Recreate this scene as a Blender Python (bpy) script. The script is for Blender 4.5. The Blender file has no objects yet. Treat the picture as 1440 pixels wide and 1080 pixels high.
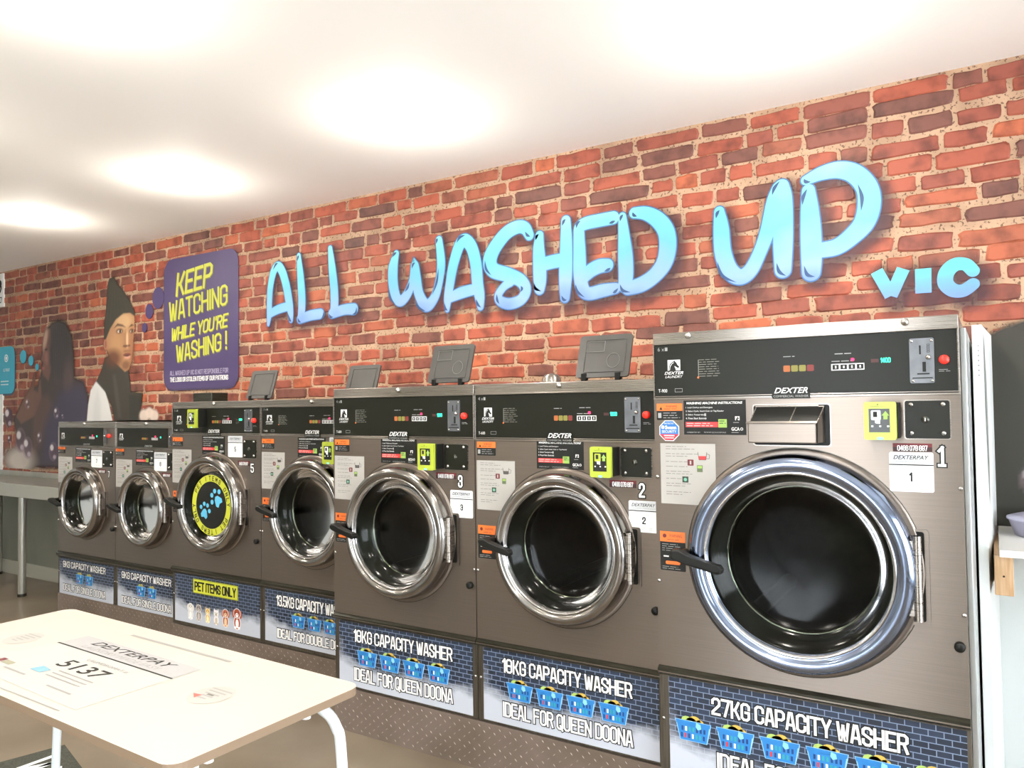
import bpy, math, random
import numpy as np
from mathutils import Vector, Matrix
random.seed(7)
rng = np.random.default_rng(7)
scene = bpy.context.scene
col = scene.collection
R = math.radians
PI = math.pi

# ------------------------------------------------------------------ camera
CAM = Vector((.061, -2.993, 1.243)); YAW, PITCH, ROLL, FPX = 32.109, 1.724, -.741, 1073.458
_a, _b, _c = R(YAW), R(PITCH), R(ROLL)
_f = Vector((-math.sin(_a)*math.cos(_b), math.cos(_a)*math.cos(_b), math.sin(_b)))
_r0 = Vector((math.cos(_a), math.sin(_a), 0)); _u0 = _r0.cross(_f)
_r = _r0*math.cos(_c)+_u0*math.sin(_c); _u = -_r0*math.sin(_c)+_u0*math.cos(_c)
cd = bpy.data.cameras.new('camera'); cam = bpy.data.objects.new('camera', cd); col.objects.link(cam)
cam.matrix_world = Matrix(((_r.x, _u.x, -_f.x, CAM.x), (_r.y, _u.y, -_f.y, CAM.y), (_r.z, _u.z, -_f.z, CAM.z), (0, 0, 0, 1)))
cd.sensor_width = 36; cd.lens = FPX*36/1440; cd.clip_start = .02; cd.clip_end = 60
scene.camera = cam
# ------------------------------------------------------------------ world, light, exposure
w = bpy.data.worlds.new('world'); scene.world = w; w.use_nodes = True
bg = w.node_tree.nodes['Background']; bg.inputs[0].default_value = (.90, .95, 1.0, 1); bg.inputs[1].default_value = 11
scene.view_settings.view_transform = 'Standard'; scene.view_settings.look = 'None'
scene.view_settings.exposure = 0.33; scene.view_settings.gamma = 1
scene.view_settings.use_curve_mapping = False
DOWNLIGHT_W = 36; CEIL_FILL_W = 6

# ------------------------------------------------------------------ materials
def lin(c):
    if isinstance(c, str): c = [int(c[i:i+2], 16)/255 for i in (0, 2, 4)]
    return tuple((x/12.92 if x <= .04045 else ((x+.055)/1.055)**2.4) for x in c)
_M = {}
def mat(name, c, rough=.5, metal=0., spec=.5, coat=0., emit=None, es=0.):
    if name in _M: return _M[name]
    m = bpy.data.materials.new(name); m.use_nodes = True
    b = m.node_tree.nodes['Principled BSDF']
    b.inputs['Base Color'].default_value = (*lin(c), 1); b.inputs['Roughness'].default_value = rough
    b.inputs['Metallic'].default_value = metal; b.inputs['Specular IOR Level'].default_value = spec
    b.inputs['Coat Weight'].default_value = coat
    if emit: b.inputs['Emission Color'].default_value = (*lin(emit), 1); b.inputs['Emission Strength'].default_value = es
    _M[name] = m; return m
def N(m, t, **k):
    n = m.node_tree.nodes.new(t)
    for a, b in k.items(): setattr(n, a, b)
    return n
def L(m, a, b): m.node_tree.links.new(a, b)
def B(m): return m.node_tree.nodes['Principled BSDF']
def ramp(m, stops, interp='LINEAR'):
    n = N(m, 'ShaderNodeValToRGB'); n.color_ramp.interpolation = interp
    e = n.color_ramp.elements
    while len(e) < len(stops): e.new(.5)
    for i, (p, c) in enumerate(stops): e[i].position = p; e[i].color = (*lin(c), 1)
    return n
def noisy(m, scale, c1, c2, vec='Object', stretch=(1, 1, 1), bump=0., lo=.35, hi=.65, detail=4, rough=None):
    tc = N(m, 'ShaderNodeTexCoord'); mp = N(m, 'ShaderNodeMapping'); mp.inputs['Scale'].default_value = stretch
    nz = N(m, 'ShaderNodeTexNoise'); nz.inputs['Scale'].default_value = scale; nz.inputs['Detail'].default_value = detail
    L(m, tc.outputs[vec], mp.inputs[0]); L(m, mp.outputs[0], nz.inputs['Vector'])
    r = ramp(m, [(lo, c1), (hi, c2)]); L(m, nz.outputs[0], r.inputs[0]); L(m, r.outputs[0], B(m).inputs['Base Color'])
    if bump:
        bp = N(m, 'ShaderNodeBump'); bp.inputs['Strength'].default_value = bump; bp.inputs['Distance'].default_value = .002
        L(m, nz.outputs[0], bp.inputs['Height']); L(m, bp.outputs[0], B(m).inputs['Normal'])
    if rough:
        mr = N(m, 'ShaderNodeMapRange'); mr.inputs[3].default_value = rough[0]; mr.inputs[4].default_value = rough[1]
        L(m, nz.outputs[0], mr.inputs[0]); L(m, mr.outputs[0], B(m).inputs['Roughness'])
    return m
STEEL = noisy(mat('brushed_steel', '857b72', .34, .9), 6, '7b7168', '8a8077', stretch=(.6, .6, 90), bump=.0, lo=.1, hi=.9, rough=(.30, .38))
STEEL_B = noisy(mat('bright_steel', '98928a', .3, .95), 8, '8c857d', 'a29b93', stretch=(.5, .5, 60), lo=.2, hi=.8, rough=(.22, .34))
for _m in (STEEL, STEEL_B):      # brushed sideways: highlights run up and down
    _v = N(_m, 'ShaderNodeCombineXYZ'); _v.inputs[2].default_value = 1; B(_m).inputs['Anisotropic'].default_value = .85; L(_m, _v.outputs[0], B(_m).inputs['Tangent'])
SIDE = mat('side_steel', 'b4b6b4', .28, .6)
RING_B = mat('bluish_ring', '8a96ae', .14, 1.)  # bluish tinted metal, only for the largest washer's door ring
CHROME = mat('chrome', 'c9c7c6', .10, 1.)
CHROME_D = mat('polished_ring', '94908c', .16, 1.)
BLACKP = mat('black_console', '1f1f18', .34, 0, .2)
BLACK = mat('black_plastic', '161613', .45, 0, .25)
RUBBER = mat('dark_gasket', '22231c', .28, .2)
DRUM = noisy(mat('drum_steel', '2c2b24', .45, .4), 30, '22211b', '35342c', stretch=(1, 1, 1), lo=.3, hi=.7)
TRIMB = noisy(mat('dark_trim', '35342a', .28, .5), 8, '2b2a21', '403e34', stretch=(1, 1, 20))
STRIP = noisy(mat('frame_steel', '5c564c', .35, .7), 8, '565046', '665f55', stretch=(20, 20, 1))
SCREW = mat('screw', 'b9b6b0', .25, .95)
WHITE = mat('white_print', 'e9e9e6', .5)
TAGW = mat('tag_white', 'eef0ee', .4)
GREYP = mat('grey_print', '9a9a98', .5)
INK = mat('black_ink', '1c1c19', .5, 0, .3)
ORANGE = mat('orange_print', 'e8722c', .5)
RED = mat('red_print', 'd0393a', .5)
DRED = mat('dark_red_print', '6a1f24', .5)
GREENP = mat('green_print', '93b556', .5)
BLUEP = mat('blue_print', '2f6fb4', .5)
LIME = mat('lime_plastic', 'a9b636', .38, coat=.2)
YELLOW = mat('yellow_print', 'c9cc3c', .5)
PAPER = noisy(mat('paper', 'a9a59e', .6), 3, 'a39f98', 'b1ada6')
REDB = mat('red_button', 'e23428', .35, emit='ff2a18', es=.15)
LEDG = mat('green_digits', '30d0a0', .5, emit='30f0b0', es=1.6)
LEDR = mat('red_led', 'ff2050', .5, emit='ff1f4a', es=3.)
LEDO = mat('orange_led', 'a05a2c', .5, emit='c86428', es=.1)
LEDY = mat('olive_led', '7a7434', .5, emit='908a3a', es=.12)
LEDK = mat('dull_red_led', '7a2c28', .5)
COINP = noisy(mat('coin_plate', '6d6f72', .4, .6), 20, '66686b', '76787b')
LIDG = noisy(mat('smoked_lid', '45433f', .35, .0), 5, '3f3d3a', '4b4945')
LIDG2 = mat('lid_relief', '77756f', .4)

def glass_mat(name, tint, base_refl=.04):
    m = bpy.data.materials.new(name); m.use_nodes = True; nt = m.node_tree; nt.nodes.clear()
    o = nt.nodes.new('ShaderNodeOutputMaterial'); mx = nt.nodes.new('ShaderNodeMixShader')
    t = nt.nodes.new('ShaderNodeBsdfTransparent'); t.inputs[0].default_value = (*tint, 1)
    g = nt.nodes.new('ShaderNodeBsdfGlossy'); g.inputs['Roughness'].default_value = .13
    fr = nt.nodes.new('ShaderNodeFresnel'); fr.inputs[0].default_value = 1.27
    nt.links.new(fr.outputs[0], mx.inputs[0]); nt.links.new(t.outputs[0], mx.inputs[1]); nt.links.new(g.outputs[0], mx.inputs[2])
    nt.links.new(mx.outputs[0], o.inputs[0]); return m
DOORGLASS = glass_mat('door_glass', (.40, .43, .37))
PANE = glass_mat('window_glass', (.96, .97, .98))

def print_mat(name, rough=.5):
    """printed film: colour and coverage are the colour attribute 'ink'"""
    m = bpy.data.materials.new(name); m.use_nodes = True; nt = m.node_tree
    b = B(m); b.inputs['Roughness'].default_value = rough
    at = N(m, 'ShaderNodeAttribute', attribute_name='ink'); L(m, at.outputs['Color'], b.inputs['Base Color']); L(m, at.outputs['Alpha'], b.inputs['Alpha'])
    return m
PRINT = print_mat('mural_print')

# ------------------------------------------------------------------ mesh builder
class MB:
    def __init__(s, ox=0, oy=0, oz=0): s.v = []; s.f = []; s.m = []; s.sm = []; s.mats = []; s.o = (ox, oy, oz)
    def mi(s, m):
        if m not in s.mats: s.mats.append(m)
        return s.mats.index(m)
    def add(s, vs, fs, m, smooth=False):
        n = len(s.v); i = s.mi(m); ox, oy, oz = s.o
        s.v += [(a-ox, b-oy, c-oz) for a, b, c in vs]
        for f in fs: s.f.append([n+k for k in f]); s.m.append(i); s.sm.append(smooth)
    def box(s, x0, x1, y0, y1, z0, z1, m, skip=''):
        vs = [(x0, y0, z0), (x1, y0, z0), (x1, y1, z0), (x0, y1, z0), (x0, y0, z1), (x1, y0, z1), (x1, y1, z1), (x0, y1, z1)]
        F = dict(b=(0, 3, 2, 1), t=(4, 5, 6, 7), f=(0, 1, 5, 4), r=(1, 2, 6, 5), k=(2, 3, 7, 6), l=(3, 0, 4, 7))
        s.add(vs, [F[k] for k in F if k not in skip], m)
    def poly(s, pts, y, m, thick=0.):
        """flat polygon in the x,z plane facing -y"""
        ar = sum(pts[i][0]*pts[(i+1) % len(pts)][1]-pts[(i+1) % len(pts)][0]*pts[i][1] for i in range(len(pts)))
        if ar < 0: pts = pts[::-1]
        n = len(pts); s.add([(a, y, b) for a, b in pts], [list(range(n))], m)
        if thick: s.add([(a, y, b) for a, b in pts]+[(a, y+thick, b) for a, b in pts], [(i, i+n, (i+1) % n+n, (i+1) % n) for i in range(n)], m)
    def rect(s, x0, x1, z0, z1, y, m, thick=0.): s.poly([(x0, z0), (x1, z0), (x1, z1), (x0, z1)], y, m, thick)
    def rrect(s, x0, x1, z0, z1, r, y, m, thick=0., n=5): s.poly(rr(x0, x1, z0, z1, r, n), y, m, thick)
    def disc(s, cx, cz, rx, y, m, rz=None, n=24, thick=0.):
        rz = rz or rx; s.poly([(cx+rx*math.cos(2*PI*i/n), cz+rz*math.sin(2*PI*i/n)) for i in range(n)], y, m, thick)
    def annulus(s, cx, cz, r0, r1, y, m, n=48):
        vs = []
        for i in range(n):
            c, q = math.cos(2*PI*i/n), math.sin(2*PI*i/n); vs += [(cx+r0*c, y, cz+r0*q), (cx+r1*c, y, cz+r1*q)]
        s.add(vs, [(2*i, 2*i+1, (2*i+3) % (2*n), (2*i+2) % (2*n)) for i in range(n)], m)
    def lathe(s, cx, cz, prof, m, n=64, smooth=True):
        """profile of (radius, y); axis along y"""
        vs = []; k = len(prof)
        for i in range(n):
            c, q = math.cos(2*PI*i/n), math.sin(2*PI*i/n)
            vs += [(cx+r*c, y, cz+r*q) for r, y in prof]
        fs = [(i*k+j, i*k+j+1, ((i+1) % n)*k+j+1, ((i+1) % n)*k+j) for i in range(n) for j in range(k-1)]
        s.add(vs, fs, m, smooth)
    def tube(s, path, r, m, n=12, cap=True, smooth=True):
        P = [Vector(p) for p in path]; vs = []; K = len(P)
        for i, p in enumerate(P):
            t = (P[min(i+1, K-1)]-P[max(i-1, 0)]).normalized()
            a = t.orthogonal() if i == 0 else (a-t*a.dot(t))
            a = a.normalized(); b = t.cross(a); rr_ = r[i] if isinstance(r, (list, tuple)) else r
            vs += [tuple(p+(a*math.cos(2*PI*k/n)+b*math.sin(2*PI*k/n))*rr_) for k in range(n)]
        s.add(vs, [(i*n+k, i*n+(k+1) % n, (i+1)*n+(k+1) % n, (i+1)*n+k) for i in range(K-1) for k in range(n)], m, smooth)
        if cap: s.add(vs[:n], [list(range(n))[::-1]], m); s.add(vs[-n:], [list(range(n))], m)
    def ribbon(s, pts, w, y, m, closed=False, tf=None):
        """mitred line of width w (number or per-point list) in the x,z plane, facing -y"""
        P = [Vector(p) for p in pts]; n = len(P)
        if not closed and not isinstance(w, (list, tuple)):      # acute corners: separate strokes
            for i in range(1, n-1):
                if (P[i]-P[i-1]).normalized().dot((P[i+1]-P[i]).normalized()) < -.05:
                    s.ribbon(pts[:i+1], w, y, m, False, tf); s.ribbon(pts[i:], w, y, m, False, tf); return
        s.k = (getattr(s, 'k', 0)+1) % 40; y -= s.k*2e-5         # overlapping strokes never share one plane
        W = w if isinstance(w, (list, tuple)) else [w]*n
        if not closed:
            d = (P[0]-P[1]).normalized()*W[0]*.5 if not isinstance(w, (list, tuple)) else Vector((0, 0)); P[0] = P[0]+d
            d = (P[-1]-P[-2]).normalized()*W[-1]*.5 if not isinstance(w, (list, tuple)) else Vector((0, 0)); P[-1] = P[-1]+d
        vs = []
        for i in range(n):
            p = P[i]; a = P[(i-1) % n]; b = P[(i+1) % n]
            if closed or 0 < i < n-1:
                d0 = (p-a).normalized(); d1 = (b-p).normalized()
            elif i == 0: d0 = d1 = (b-p).normalized()
            else: d0 = d1 = (p-a).normalized()
            n0 = Vector((-d0.y, d0.x)); n1 = Vector((-d1.y, d1.x)); nn = n0+n1
            if nn.length < 1e-6: nn = n0
            nn.normalize(); k = W[i]*.5/max(.45, nn.dot(n0))
            for q in (p+nn*k, p-nn*k):
                x, z = (q.x, q.y) if tf is None else tf(q.x, q.y)
                vs.append((x, y, z))
        fs = [(2*i+1, (2*i+3) % (2*n), (2*i+2) % (2*n), 2*i) for i in range(n if closed else n-1)]
        s.add(vs, fs, m)
    def build(s, name, parent=None, bevel=0., label=None, kind=None):
        me = bpy.data.meshes.new(name); me.from_pydata(s.v, [], s.f)
        for m in s.mats: me.materials.append(m)
        me.polygons.foreach_set('material_index', s.m); me.polygons.foreach_set('use_smooth', s.sm); me.update()
        o = bpy.data.objects.new(name, me); col.objects.link(o)
        if parent: o.parent = parent
        if bevel:
            b = o.modifiers.new('bevel', 'BEVEL'); b.width = bevel; b.segments = 2; b.limit_method = 'ANGLE'; b.angle_limit = R(40)
        if label: o['label'] = label
        if kind: o['kind'] = kind
        return o
def rr(x0, x1, z0, z1, r, n=5):
    P = []
    for cx, cz, a in ((x1-r, z1-r, 0), (x0+r, z1-r, 90), (x0+r, z0+r, 180), (x1-r, z0+r, 270)):
        for i in range(n+1): t = R(a+90*i/n); P.append((cx+r*math.cos(t), cz+r*math.sin(t)))
    return P
def tag(o, label, cat, group=None, kind=None):
    if label: o['label'] = label
    if cat: o['category'] = cat
    if group: o['group'] = group
    if kind: o['kind'] = kind
    return o
def empty(name, loc, label=None, cat=None, group=None, kind=None):
    o = bpy.data.objects.new(name, None); col.objects.link(o); o.location = loc; o.empty_display_size = .1
    return tag(o, label, cat, group, kind)

# ------------------------------------------------------------------ lettering
_O = [(.28, 0), (.72, 0), (1, .12), (1, .88), (.72, 1), (.28, 1), (0, .88), (0, .12)]
G = {
 'A': [[(0, 0), (.34, 1), (.66, 1), (1, 0)], [(.14, .27), (.86, .27)]],
 'B': [[(0, 0), (.7, 0), (1, .1), (1, .42), (.8, .52), (1, .62), (1, .9), (.7, 1), (0, 1), 'c'], [(0, .52), (.8, .52)]],
 'C': [[(1, .7), (1, .88), (.72, 1), (.28, 1), (0, .88), (0, .12), (.28, 0), (.72, 0), (1, .12), (1, .3)]],
 'D': [[(0, 0), (.7, 0), (1, .12), (1, .88), (.7, 1), (0, 1), 'c']],
 'E': [[(.95, 1), (0, 1), (0, 0), (.95, 0)], [(0, .52), (.8, .52)]],
 'F': [[(.95, 1), (0, 1), (0, 0)], [(0, .5), (.8, .5)]],
 'G': [[(1, .7), (1, .88), (.72, 1), (.28, 1), (0, .88), (0, .12), (.28, 0), (.72, 0), (1, .12), (1, .47), (.55, .47)]],
 'H': [[(0, 0), (0, 1)], [(1, 0), (1, 1)], [(0, .5), (1, .5)]],
 'I': [[(.0, 0), (.0, 1)]],
 'J': [[(.9, 1), (.9, .12), (.65, 0), (.25, 0), (0, .12), (0, .3)]],
 'K': [[(0, 0), (0, 1)], [(0, .5), (.45, .5), (.95, 1)], [(.45, .5), (1, 0)]],
 'L': [[(0, 1), (0, 0), (.9, 0)]],
 'M': [[(0, 0), (0, 1), (.6, .35), (1.2, 1), (1.2, 0)]],
 'N': [[(0, 0), (0, 1), (1, 0), (1, 1)]],
 'O': [_O+['c']],
 'P': [[(0, 0), (0, 1)], [(0, 1), (.72, 1), (1, .88), (1, .58), (.72, .46), (0, .46)]],
 'Q': [_O+['c'], [(.6, .22), (1, -.08)]],
 'R': [[(0, 0), (0, 1)], [(0, 1), (.72, 1), (1, .88), (1, .6), (.72, .5), (0, .5)], [(.6, .5), (1, 0)]],
 'S': [[(1, .72), (1, .88), (.72, 1), (.28, 1), (0, .88), (0, .64), (1, .36), (1, .12), (.72, 0), (.28, 0), (0, .12), (0, .28)]],
 'T': [[(0, 1), (1, 1)], [(.5, 1), (.5, 0)]],
 'U': [[(0, 1), (0, .12), (.28, 0), (.72, 0), (1, .12), (1, 1)]],
 'V': [[(0, 1), (.42, 0), (.58, 0), (1, 1)]],
 'W': [[(0, 1), (.25, 0), (.4, 0), (.65, .85), (.9, 0), (1.05, 0), (1.3, 1)]],
 'X': [[(0, 0), (1, 1)], [(0, 1), (1, 0)]],
 'Y': [[(0, 1), (.5, .45), (1, 1)], [(.5, .45), (.5, 0)]],
 'Z': [[(0, 1), (1, 1), (0, 0), (1, 0)]],
 '0': [_O+['c']],
 '1': [[(0, .8), (.38, 1), (.38, 0)]],
 '2': [[(0, .7), (0, .88), (.28, 1), (.72, 1), (1, .88), (1, .62), (0, .12), (0, 0), (1, 0)]],
 '3': [[(0, .72), (0, .88), (.28, 1), (.72, 1), (1, .88), (1, .6), (.75, .52), (1, .44), (1, .12), (.72, 0), (.28, 0), (0, .12), (0, .28)], [(.4, .52), (.75, .52)]],
 '4': [[(.75, 0), (.75, 1), (0, .3), (1, .3)]],
 '5': [[(.95, 1), (0, 1), (0, .55), (.72, .6), (1, .48), (1, .12), (.72, 0), (.28, 0), (0, .12), (0, .25)]],
 '6': [[(1, .75), (1, .88), (.72, 1), (.28, 1), (0, .88), (0, .12), (.28, 0), (.72, 0), (1, .12), (1, .45), (.72, .57), (0, .52)]],
 '7': [[(0, 1), (1, 1), (.4, 0)]],
 '8': [_O+['c'], [(0, .52), (1, .52)]],
 '9': [[(0, .25), (0, .12), (.28, 0), (.72, 0), (1, .12), (1, .88), (.72, 1), (.28, 1), (0, .88), (0, .55), (.28, .43), (1, .48)]],
 '.': [[(0, 0), (0, .06)]], '!': [[(.1, .32), (.1, 1)], [(.1, 0), (.1, .05)]], "'": [[(.1, .8), (.1, 1)]], '-': [[(0, .45), (.5, .45)]],
 '&': [_O+['c']], '#': [[(.2, 0), (.4, 1)], [(.6, 0), (.8, 1)], [(0, .35), (1, .35)], [(0, .65), (1, .65)]],
}
def layout(text, gap=.42):
    x = 0; out = []
    for ch in text:
        if ch == ' ': x += .55; continue
        g = G[ch]; wd = max(p[0] for st in g for p in st if p != 'c')
        out.append((x, g)); x += wd+gap
    return out, x-gap
def stext(mb, text, x0, x1, z0, z1, wt, y, m, slant=0., tilt=0., gap=.42, grow=0., tf=None):
    """condensed block capitals fitted into the box (stroke width wt inside it)"""
    out, tot = layout(text, gap); sx = (x1-x0-wt)/max(tot, .001) if tot > .01 else 1; h = z1-z0-wt
    if tot < .45: sx = h*.45
    def T(a, b): X = x0+wt/2+a*sx+slant*b*h; return (X, z0+wt/2+b*h+tilt*(X-x0))
    for ox, g in out:
        for st in g:
            cl = st[-1] == 'c'; pts = [T(ox+p[0], p[1]) for p in st if p != 'c']
            mb.ribbon(pts, wt+grow, y, m, cl, tf)
_FC = {}
def font2d(text, shear=0., offset=0.):
    k = (text, shear, offset)
    if k not in _FC:
        c = bpy.data.curves.new('t', 'FONT'); c.body = text; c.shear = shear; c.offset = offset; c.resolution_u = 3
        o = bpy.data.objects.new('t', c); me = o.to_mesh()
        vs = [(v.co.x, v.co.y) for v in me.vertices]; fs = [list(p.vertices) for p in me.polygons]
        o.to_mesh_clear(); bpy.data.objects.remove(o); bpy.data.curves.remove(c); _FC[k] = (vs, fs)
    return _FC[k]
def ftext(mb, text, x0, x1, z0, z1, y, m, shear=0., offset=0., tf=None):
    vs, fs = font2d(text, shear, offset)
    a0 = min(v[0] for v in vs); a1 = max(v[0] for v in vs); b0 = min(v[1] for v in vs); b1 = max(v[1] for v in vs)
    P = [(x0+(a-a0)/(a1-a0)*(x1-x0), z0+(b-b0)/(b1-b0)*(z1-z0)) for a, b in vs]
    if tf: P = [tf(*p) for p in P]
    mb.add([(p[0], y, p[1]) for p in P], fs, m)
def scribble(mb, x0, x1, z0, z1, rows, y, m, h=.0022, seed=1):
    """rows of print too small to read"""
    r = random.Random(seed)
    for i in range(rows):
        z = z1-(z1-z0)*(i+.5)/rows; x = x0; xe = x0+(x1-x0)*(r.uniform(.7, 1))
        while x < xe:
            l = r.uniform(.008, .022); mb.rect(x, min(x+l, xe), z-h/2, z+h/2, y, m); x += l+.0035

# ------------------------------------------------------------------ the room
H = 2.377
def struct(name, mb, parent=None, **k): return mb.build(name, parent, kind='structure', **k)
MORTAR = mat('mural_mortar', 'caa98c', .7)
_t = N(MORTAR, 'ShaderNodeTexCoord'); _n1 = N(MORTAR, 'ShaderNodeTexNoise'); _n1.inputs['Scale'].default_value = 5; _n1.inputs['Detail'].default_value = 3
_n2 = N(MORTAR, 'ShaderNodeTexNoise'); _n2.inputs['Scale'].default_value = 90; _n2.inputs['Detail'].default_value = 4
L(MORTAR, _t.outputs['Object'], _n1.inputs['Vector']); L(MORTAR, _t.outputs['Object'], _n2.inputs['Vector'])
_r1 = ramp(MORTAR, [(.35, '9c7d64'), (.65, 'be9d80')]); L(MORTAR, _n1.outputs[0], _r1.inputs[0])
_r2 = ramp(MORTAR, [(.38, '6e4a3a'), (.44, 'ffffff')]); L(MORTAR, _n2.outputs[0], _r2.inputs[0])
_mx = N(MORTAR, 'ShaderNodeMix', data_type='RGBA', blend_type='MULTIPLY'); _mx.inputs[0].default_value = .8
L(MORTAR, _r1.outputs[0], _mx.inputs[6]); L(MORTAR, _r2.outputs[0], _mx.inputs[7]); L(MORTAR, _mx.outputs[2], B(MORTAR).inputs['Base Color'])
BRICK = mat('mural_brick', 'b0584a', .55)
_at = N(BRICK, 'ShaderNodeAttribute', attribute_name='tint'); _oi = N(BRICK, 'ShaderNodeObjectInfo')
_ad = N(BRICK, 'ShaderNodeMath', operation='ADD'); L(BRICK, _at.outputs['Fac'], _ad.inputs[0]); L(BRICK, _oi.outputs['Random'], _ad.inputs[1])
_fr = N(BRICK, 'ShaderNodeMath', operation='FRACT'); L(BRICK, _ad.outputs[0], _fr.inputs[0])
_cr = ramp(BRICK, [(0, '6e463c'), (.16, '7f4b3e'), (.34, '964c3a'), (.55, 'a8553d'), (.75, '8c4a3b'), (.90, 'ba6340'), (1, '784a3e')]); L(BRICK, _fr.outputs[0], _cr.inputs[0])
_g = N(BRICK, 'ShaderNodeNewGeometry'); _n3 = N(BRICK, 'ShaderNodeTexNoise'); _n3.inputs['Scale'].default_value = 13; _n3.inputs['Detail'].default_value = 5
L(BRICK, _g.outputs['Position'], _n3.inputs['Vector']); _r3 = ramp(BRICK, [(.3, '8f8484'), (.55, 'ffffff')]); L(BRICK, _n3.outputs[0], _r3.inputs[0])
_m3 = N(BRICK, 'ShaderNodeMix', data_type='RGBA', blend_type='MULTIPLY'); _m3.inputs[0].default_value = .75
L(BRICK, _cr.outputs[0], _m3.inputs[6]); L(BRICK, _r3.outputs[0], _m3.inputs[7]); L(BRICK, _m3.outputs[2], B(BRICK).inputs['Base Color'])
_bp = N(BRICK, 'ShaderNodeBump'); _bp.inputs['Strength'].default_value = .35; _bp.inputs['Distance'].default_value = .003
L(BRICK, _n3.outputs[0], _bp.inputs['Height']); L(BRICK, _bp.outputs[0], B(BRICK).inputs['Normal'])
PAINT = mat('white_paint', 'dde2e0', .6); GREYWALL = noisy(mat('grey_wall_paint', '77776a', .6), 2, '707064', '7d7d70')
CEIL = mat('ceiling_paint', 'f7f3ec', .75)
FLOOR = noisy(mat('brown_vinyl_floor', '75695a', .32), 3, '6d6152', '7d7161', bump=.05, detail=6)
X0, X1, YF = -7.4, 2.4, -5.2
b = MB(); b.box(X0, X1, YF, 0, -.1, 0, FLOOR); struct('floor', b)
b = MB(); b.box(X0, X1, YF, .12, H, H+.1, CEIL); struct('ceiling', b)
b = MB(); b.box(X0-.1, X0, YF, .12, 0, H, PAINT); struct('wall_left', b)
wall = MB(); wall.box(X0, X1, 0, .12, 0, H, MORTAR)
wall.rect(X0, .062, 0, .76, -.002, GREYWALL); wall.rect(.066, X1, 0, .815, -.003, PAINT)
wall = struct('wall_back', wall)
b = MB(); b.box(X0, -4.74, -.016, 0, 0, .10, mat('baseboard_paint', 'a9a698', .5)); struct('baseboard_back', b, bevel=.003)
# right wall: shopfront glazing; front wall: solid, with an unseen window added to streak the washer steel
def frame_win(name, wname, axis, a0, a1, p, z0, z1):
    w_ = MB(); pn = MB(); fr_ = MB(); FW = mat('window_frame_paint', '2d2f30', .4)
    def bx(mb, u0, u1, q0, q1, m):
        if axis == 'x': mb.box(p, p+.1, u0, u1, q0, q1, m)
        else: mb.box(u0, u1, p-.1, p, q0, q1, m)
    lo, hi = (YF, .12) if axis == 'x' else (X0, X1)
    bx(w_, lo, a0, 0, H, PAINT); bx(w_, a1, hi, 0, H, PAINT); bx(w_, a0, a1, 0, z0, PAINT); bx(w_, a0, a1, z1, H, PAINT)
    struct(wname, w_)
    k = 4 if a1-a0 > 3 else 3
    for i in range(k+1):
        u = a0+(a1-a0-.05)*i/k; bx(fr_, u, u+.05, z0, z1, FW)
    bx(fr_, a0, a1, z0, z0+.05, FW); bx(fr_, a0, a1, z1-.05, z1, FW)
    root = struct(name, fr_)
    for i in range(k):
        u = a0+(a1-a0-.05)*i/k+.05; v = a0+(a1-a0-.05)*(i+1)/k; q = MB()
        if axis == 'x': q.box(p+.045, p+.051, u, v, z0+.05, z1-.05, PANE)
        else: q.box(u, v, p-.051, p-.045, z0+.05, z1-.05, PANE)
        q.build('pane', root)
frame_win('window_1', 'wall_right', 'x', -4.7, -.7, X1, .15, 2.2)
frame_win('streak_window', 'wall_front', 'y', -1.7, -.45, YF, .10, 2.2)  # unseen; placed so its reflection streaks the largest washer's front

# brick courses of the mural: every brick a raised face on the mortar
def brick_shape(sd, w=1., h=1., cx=0., cz=0., flip=1):
    r = random.Random(sd); o = []
    P = [(-.5, -.42), (-.44, -.5), (-.15, -.5), (.18, -.5), (.45, -.5), (.5, -.4), (.5, 0), (.5, .4), (.43, .5), (.12, .5), (-.2, .5), (-.45, .5), (-.5, .38), (-.5, 0)]
    for a, b_ in P: o.append((a*flip*w+r.uniform(-.0035, .0035), b_*h+r.uniform(-.0032, .0032)))
    n = len(o); inn = [(a-.005*(1 if a > 0 else -1), q-.005*(1 if q > 0 else -1)) for a, q in o]
    vs = [(cx+a, 0., cz+q) for a, q in o]+[(cx+a, -.004, cz+q) for a, q in inn]
    fs = [(i, (i+1) % n, n+(i+1) % n, n+i) for i in range(n)]+[tuple(range(n, 2*n))]
    if flip < 0: fs = [f[::-1] for f in fs]
    return vs, fs
def tint(me, vals):
    at = me.attributes.new('tint', 'FLOAT', 'POINT'); at.data.foreach_set('value', vals)
def topz(x):
    return 1.42 if x > -.785 else 1.30 if x > -2.15 else 1.26 if x > -3.51 else 1.15 if x > -4.73 else .80
bricks = []
CH = .0675; k = 0; z = H
while z > .8:
    x = -7.1+rng.uniform(-.1, 0); z1 = z; z0 = z-CH
    while x < 1.2:
        l = float(rng.choice([.11, .15, .19, .23, .27], p=[.22, .26, .24, .18, .10]))*float(rng.uniform(.92, 1.08))
        xm = x+l/2; wob = .007*math.sin(xm*2.1+k*1.3)+.004*math.sin(xm*5.3+k*2.1)
        if k == 0: wob = -.006
        hh = CH-.0135+float(rng.uniform(-.006, .005)); zc = (z0+z1)/2+wob+float(rng.uniform(-.003, .003))
        if zc > topz(xm)-.12 and l > .05:
            if not (xm > .0 and zc < 1.45): bricks.append((xm, zc, l-.013-float(rng.uniform(0, .006)), min(hh, (H-.004-zc)*2)))
        x += l
    z -= CH; k += 1
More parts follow.
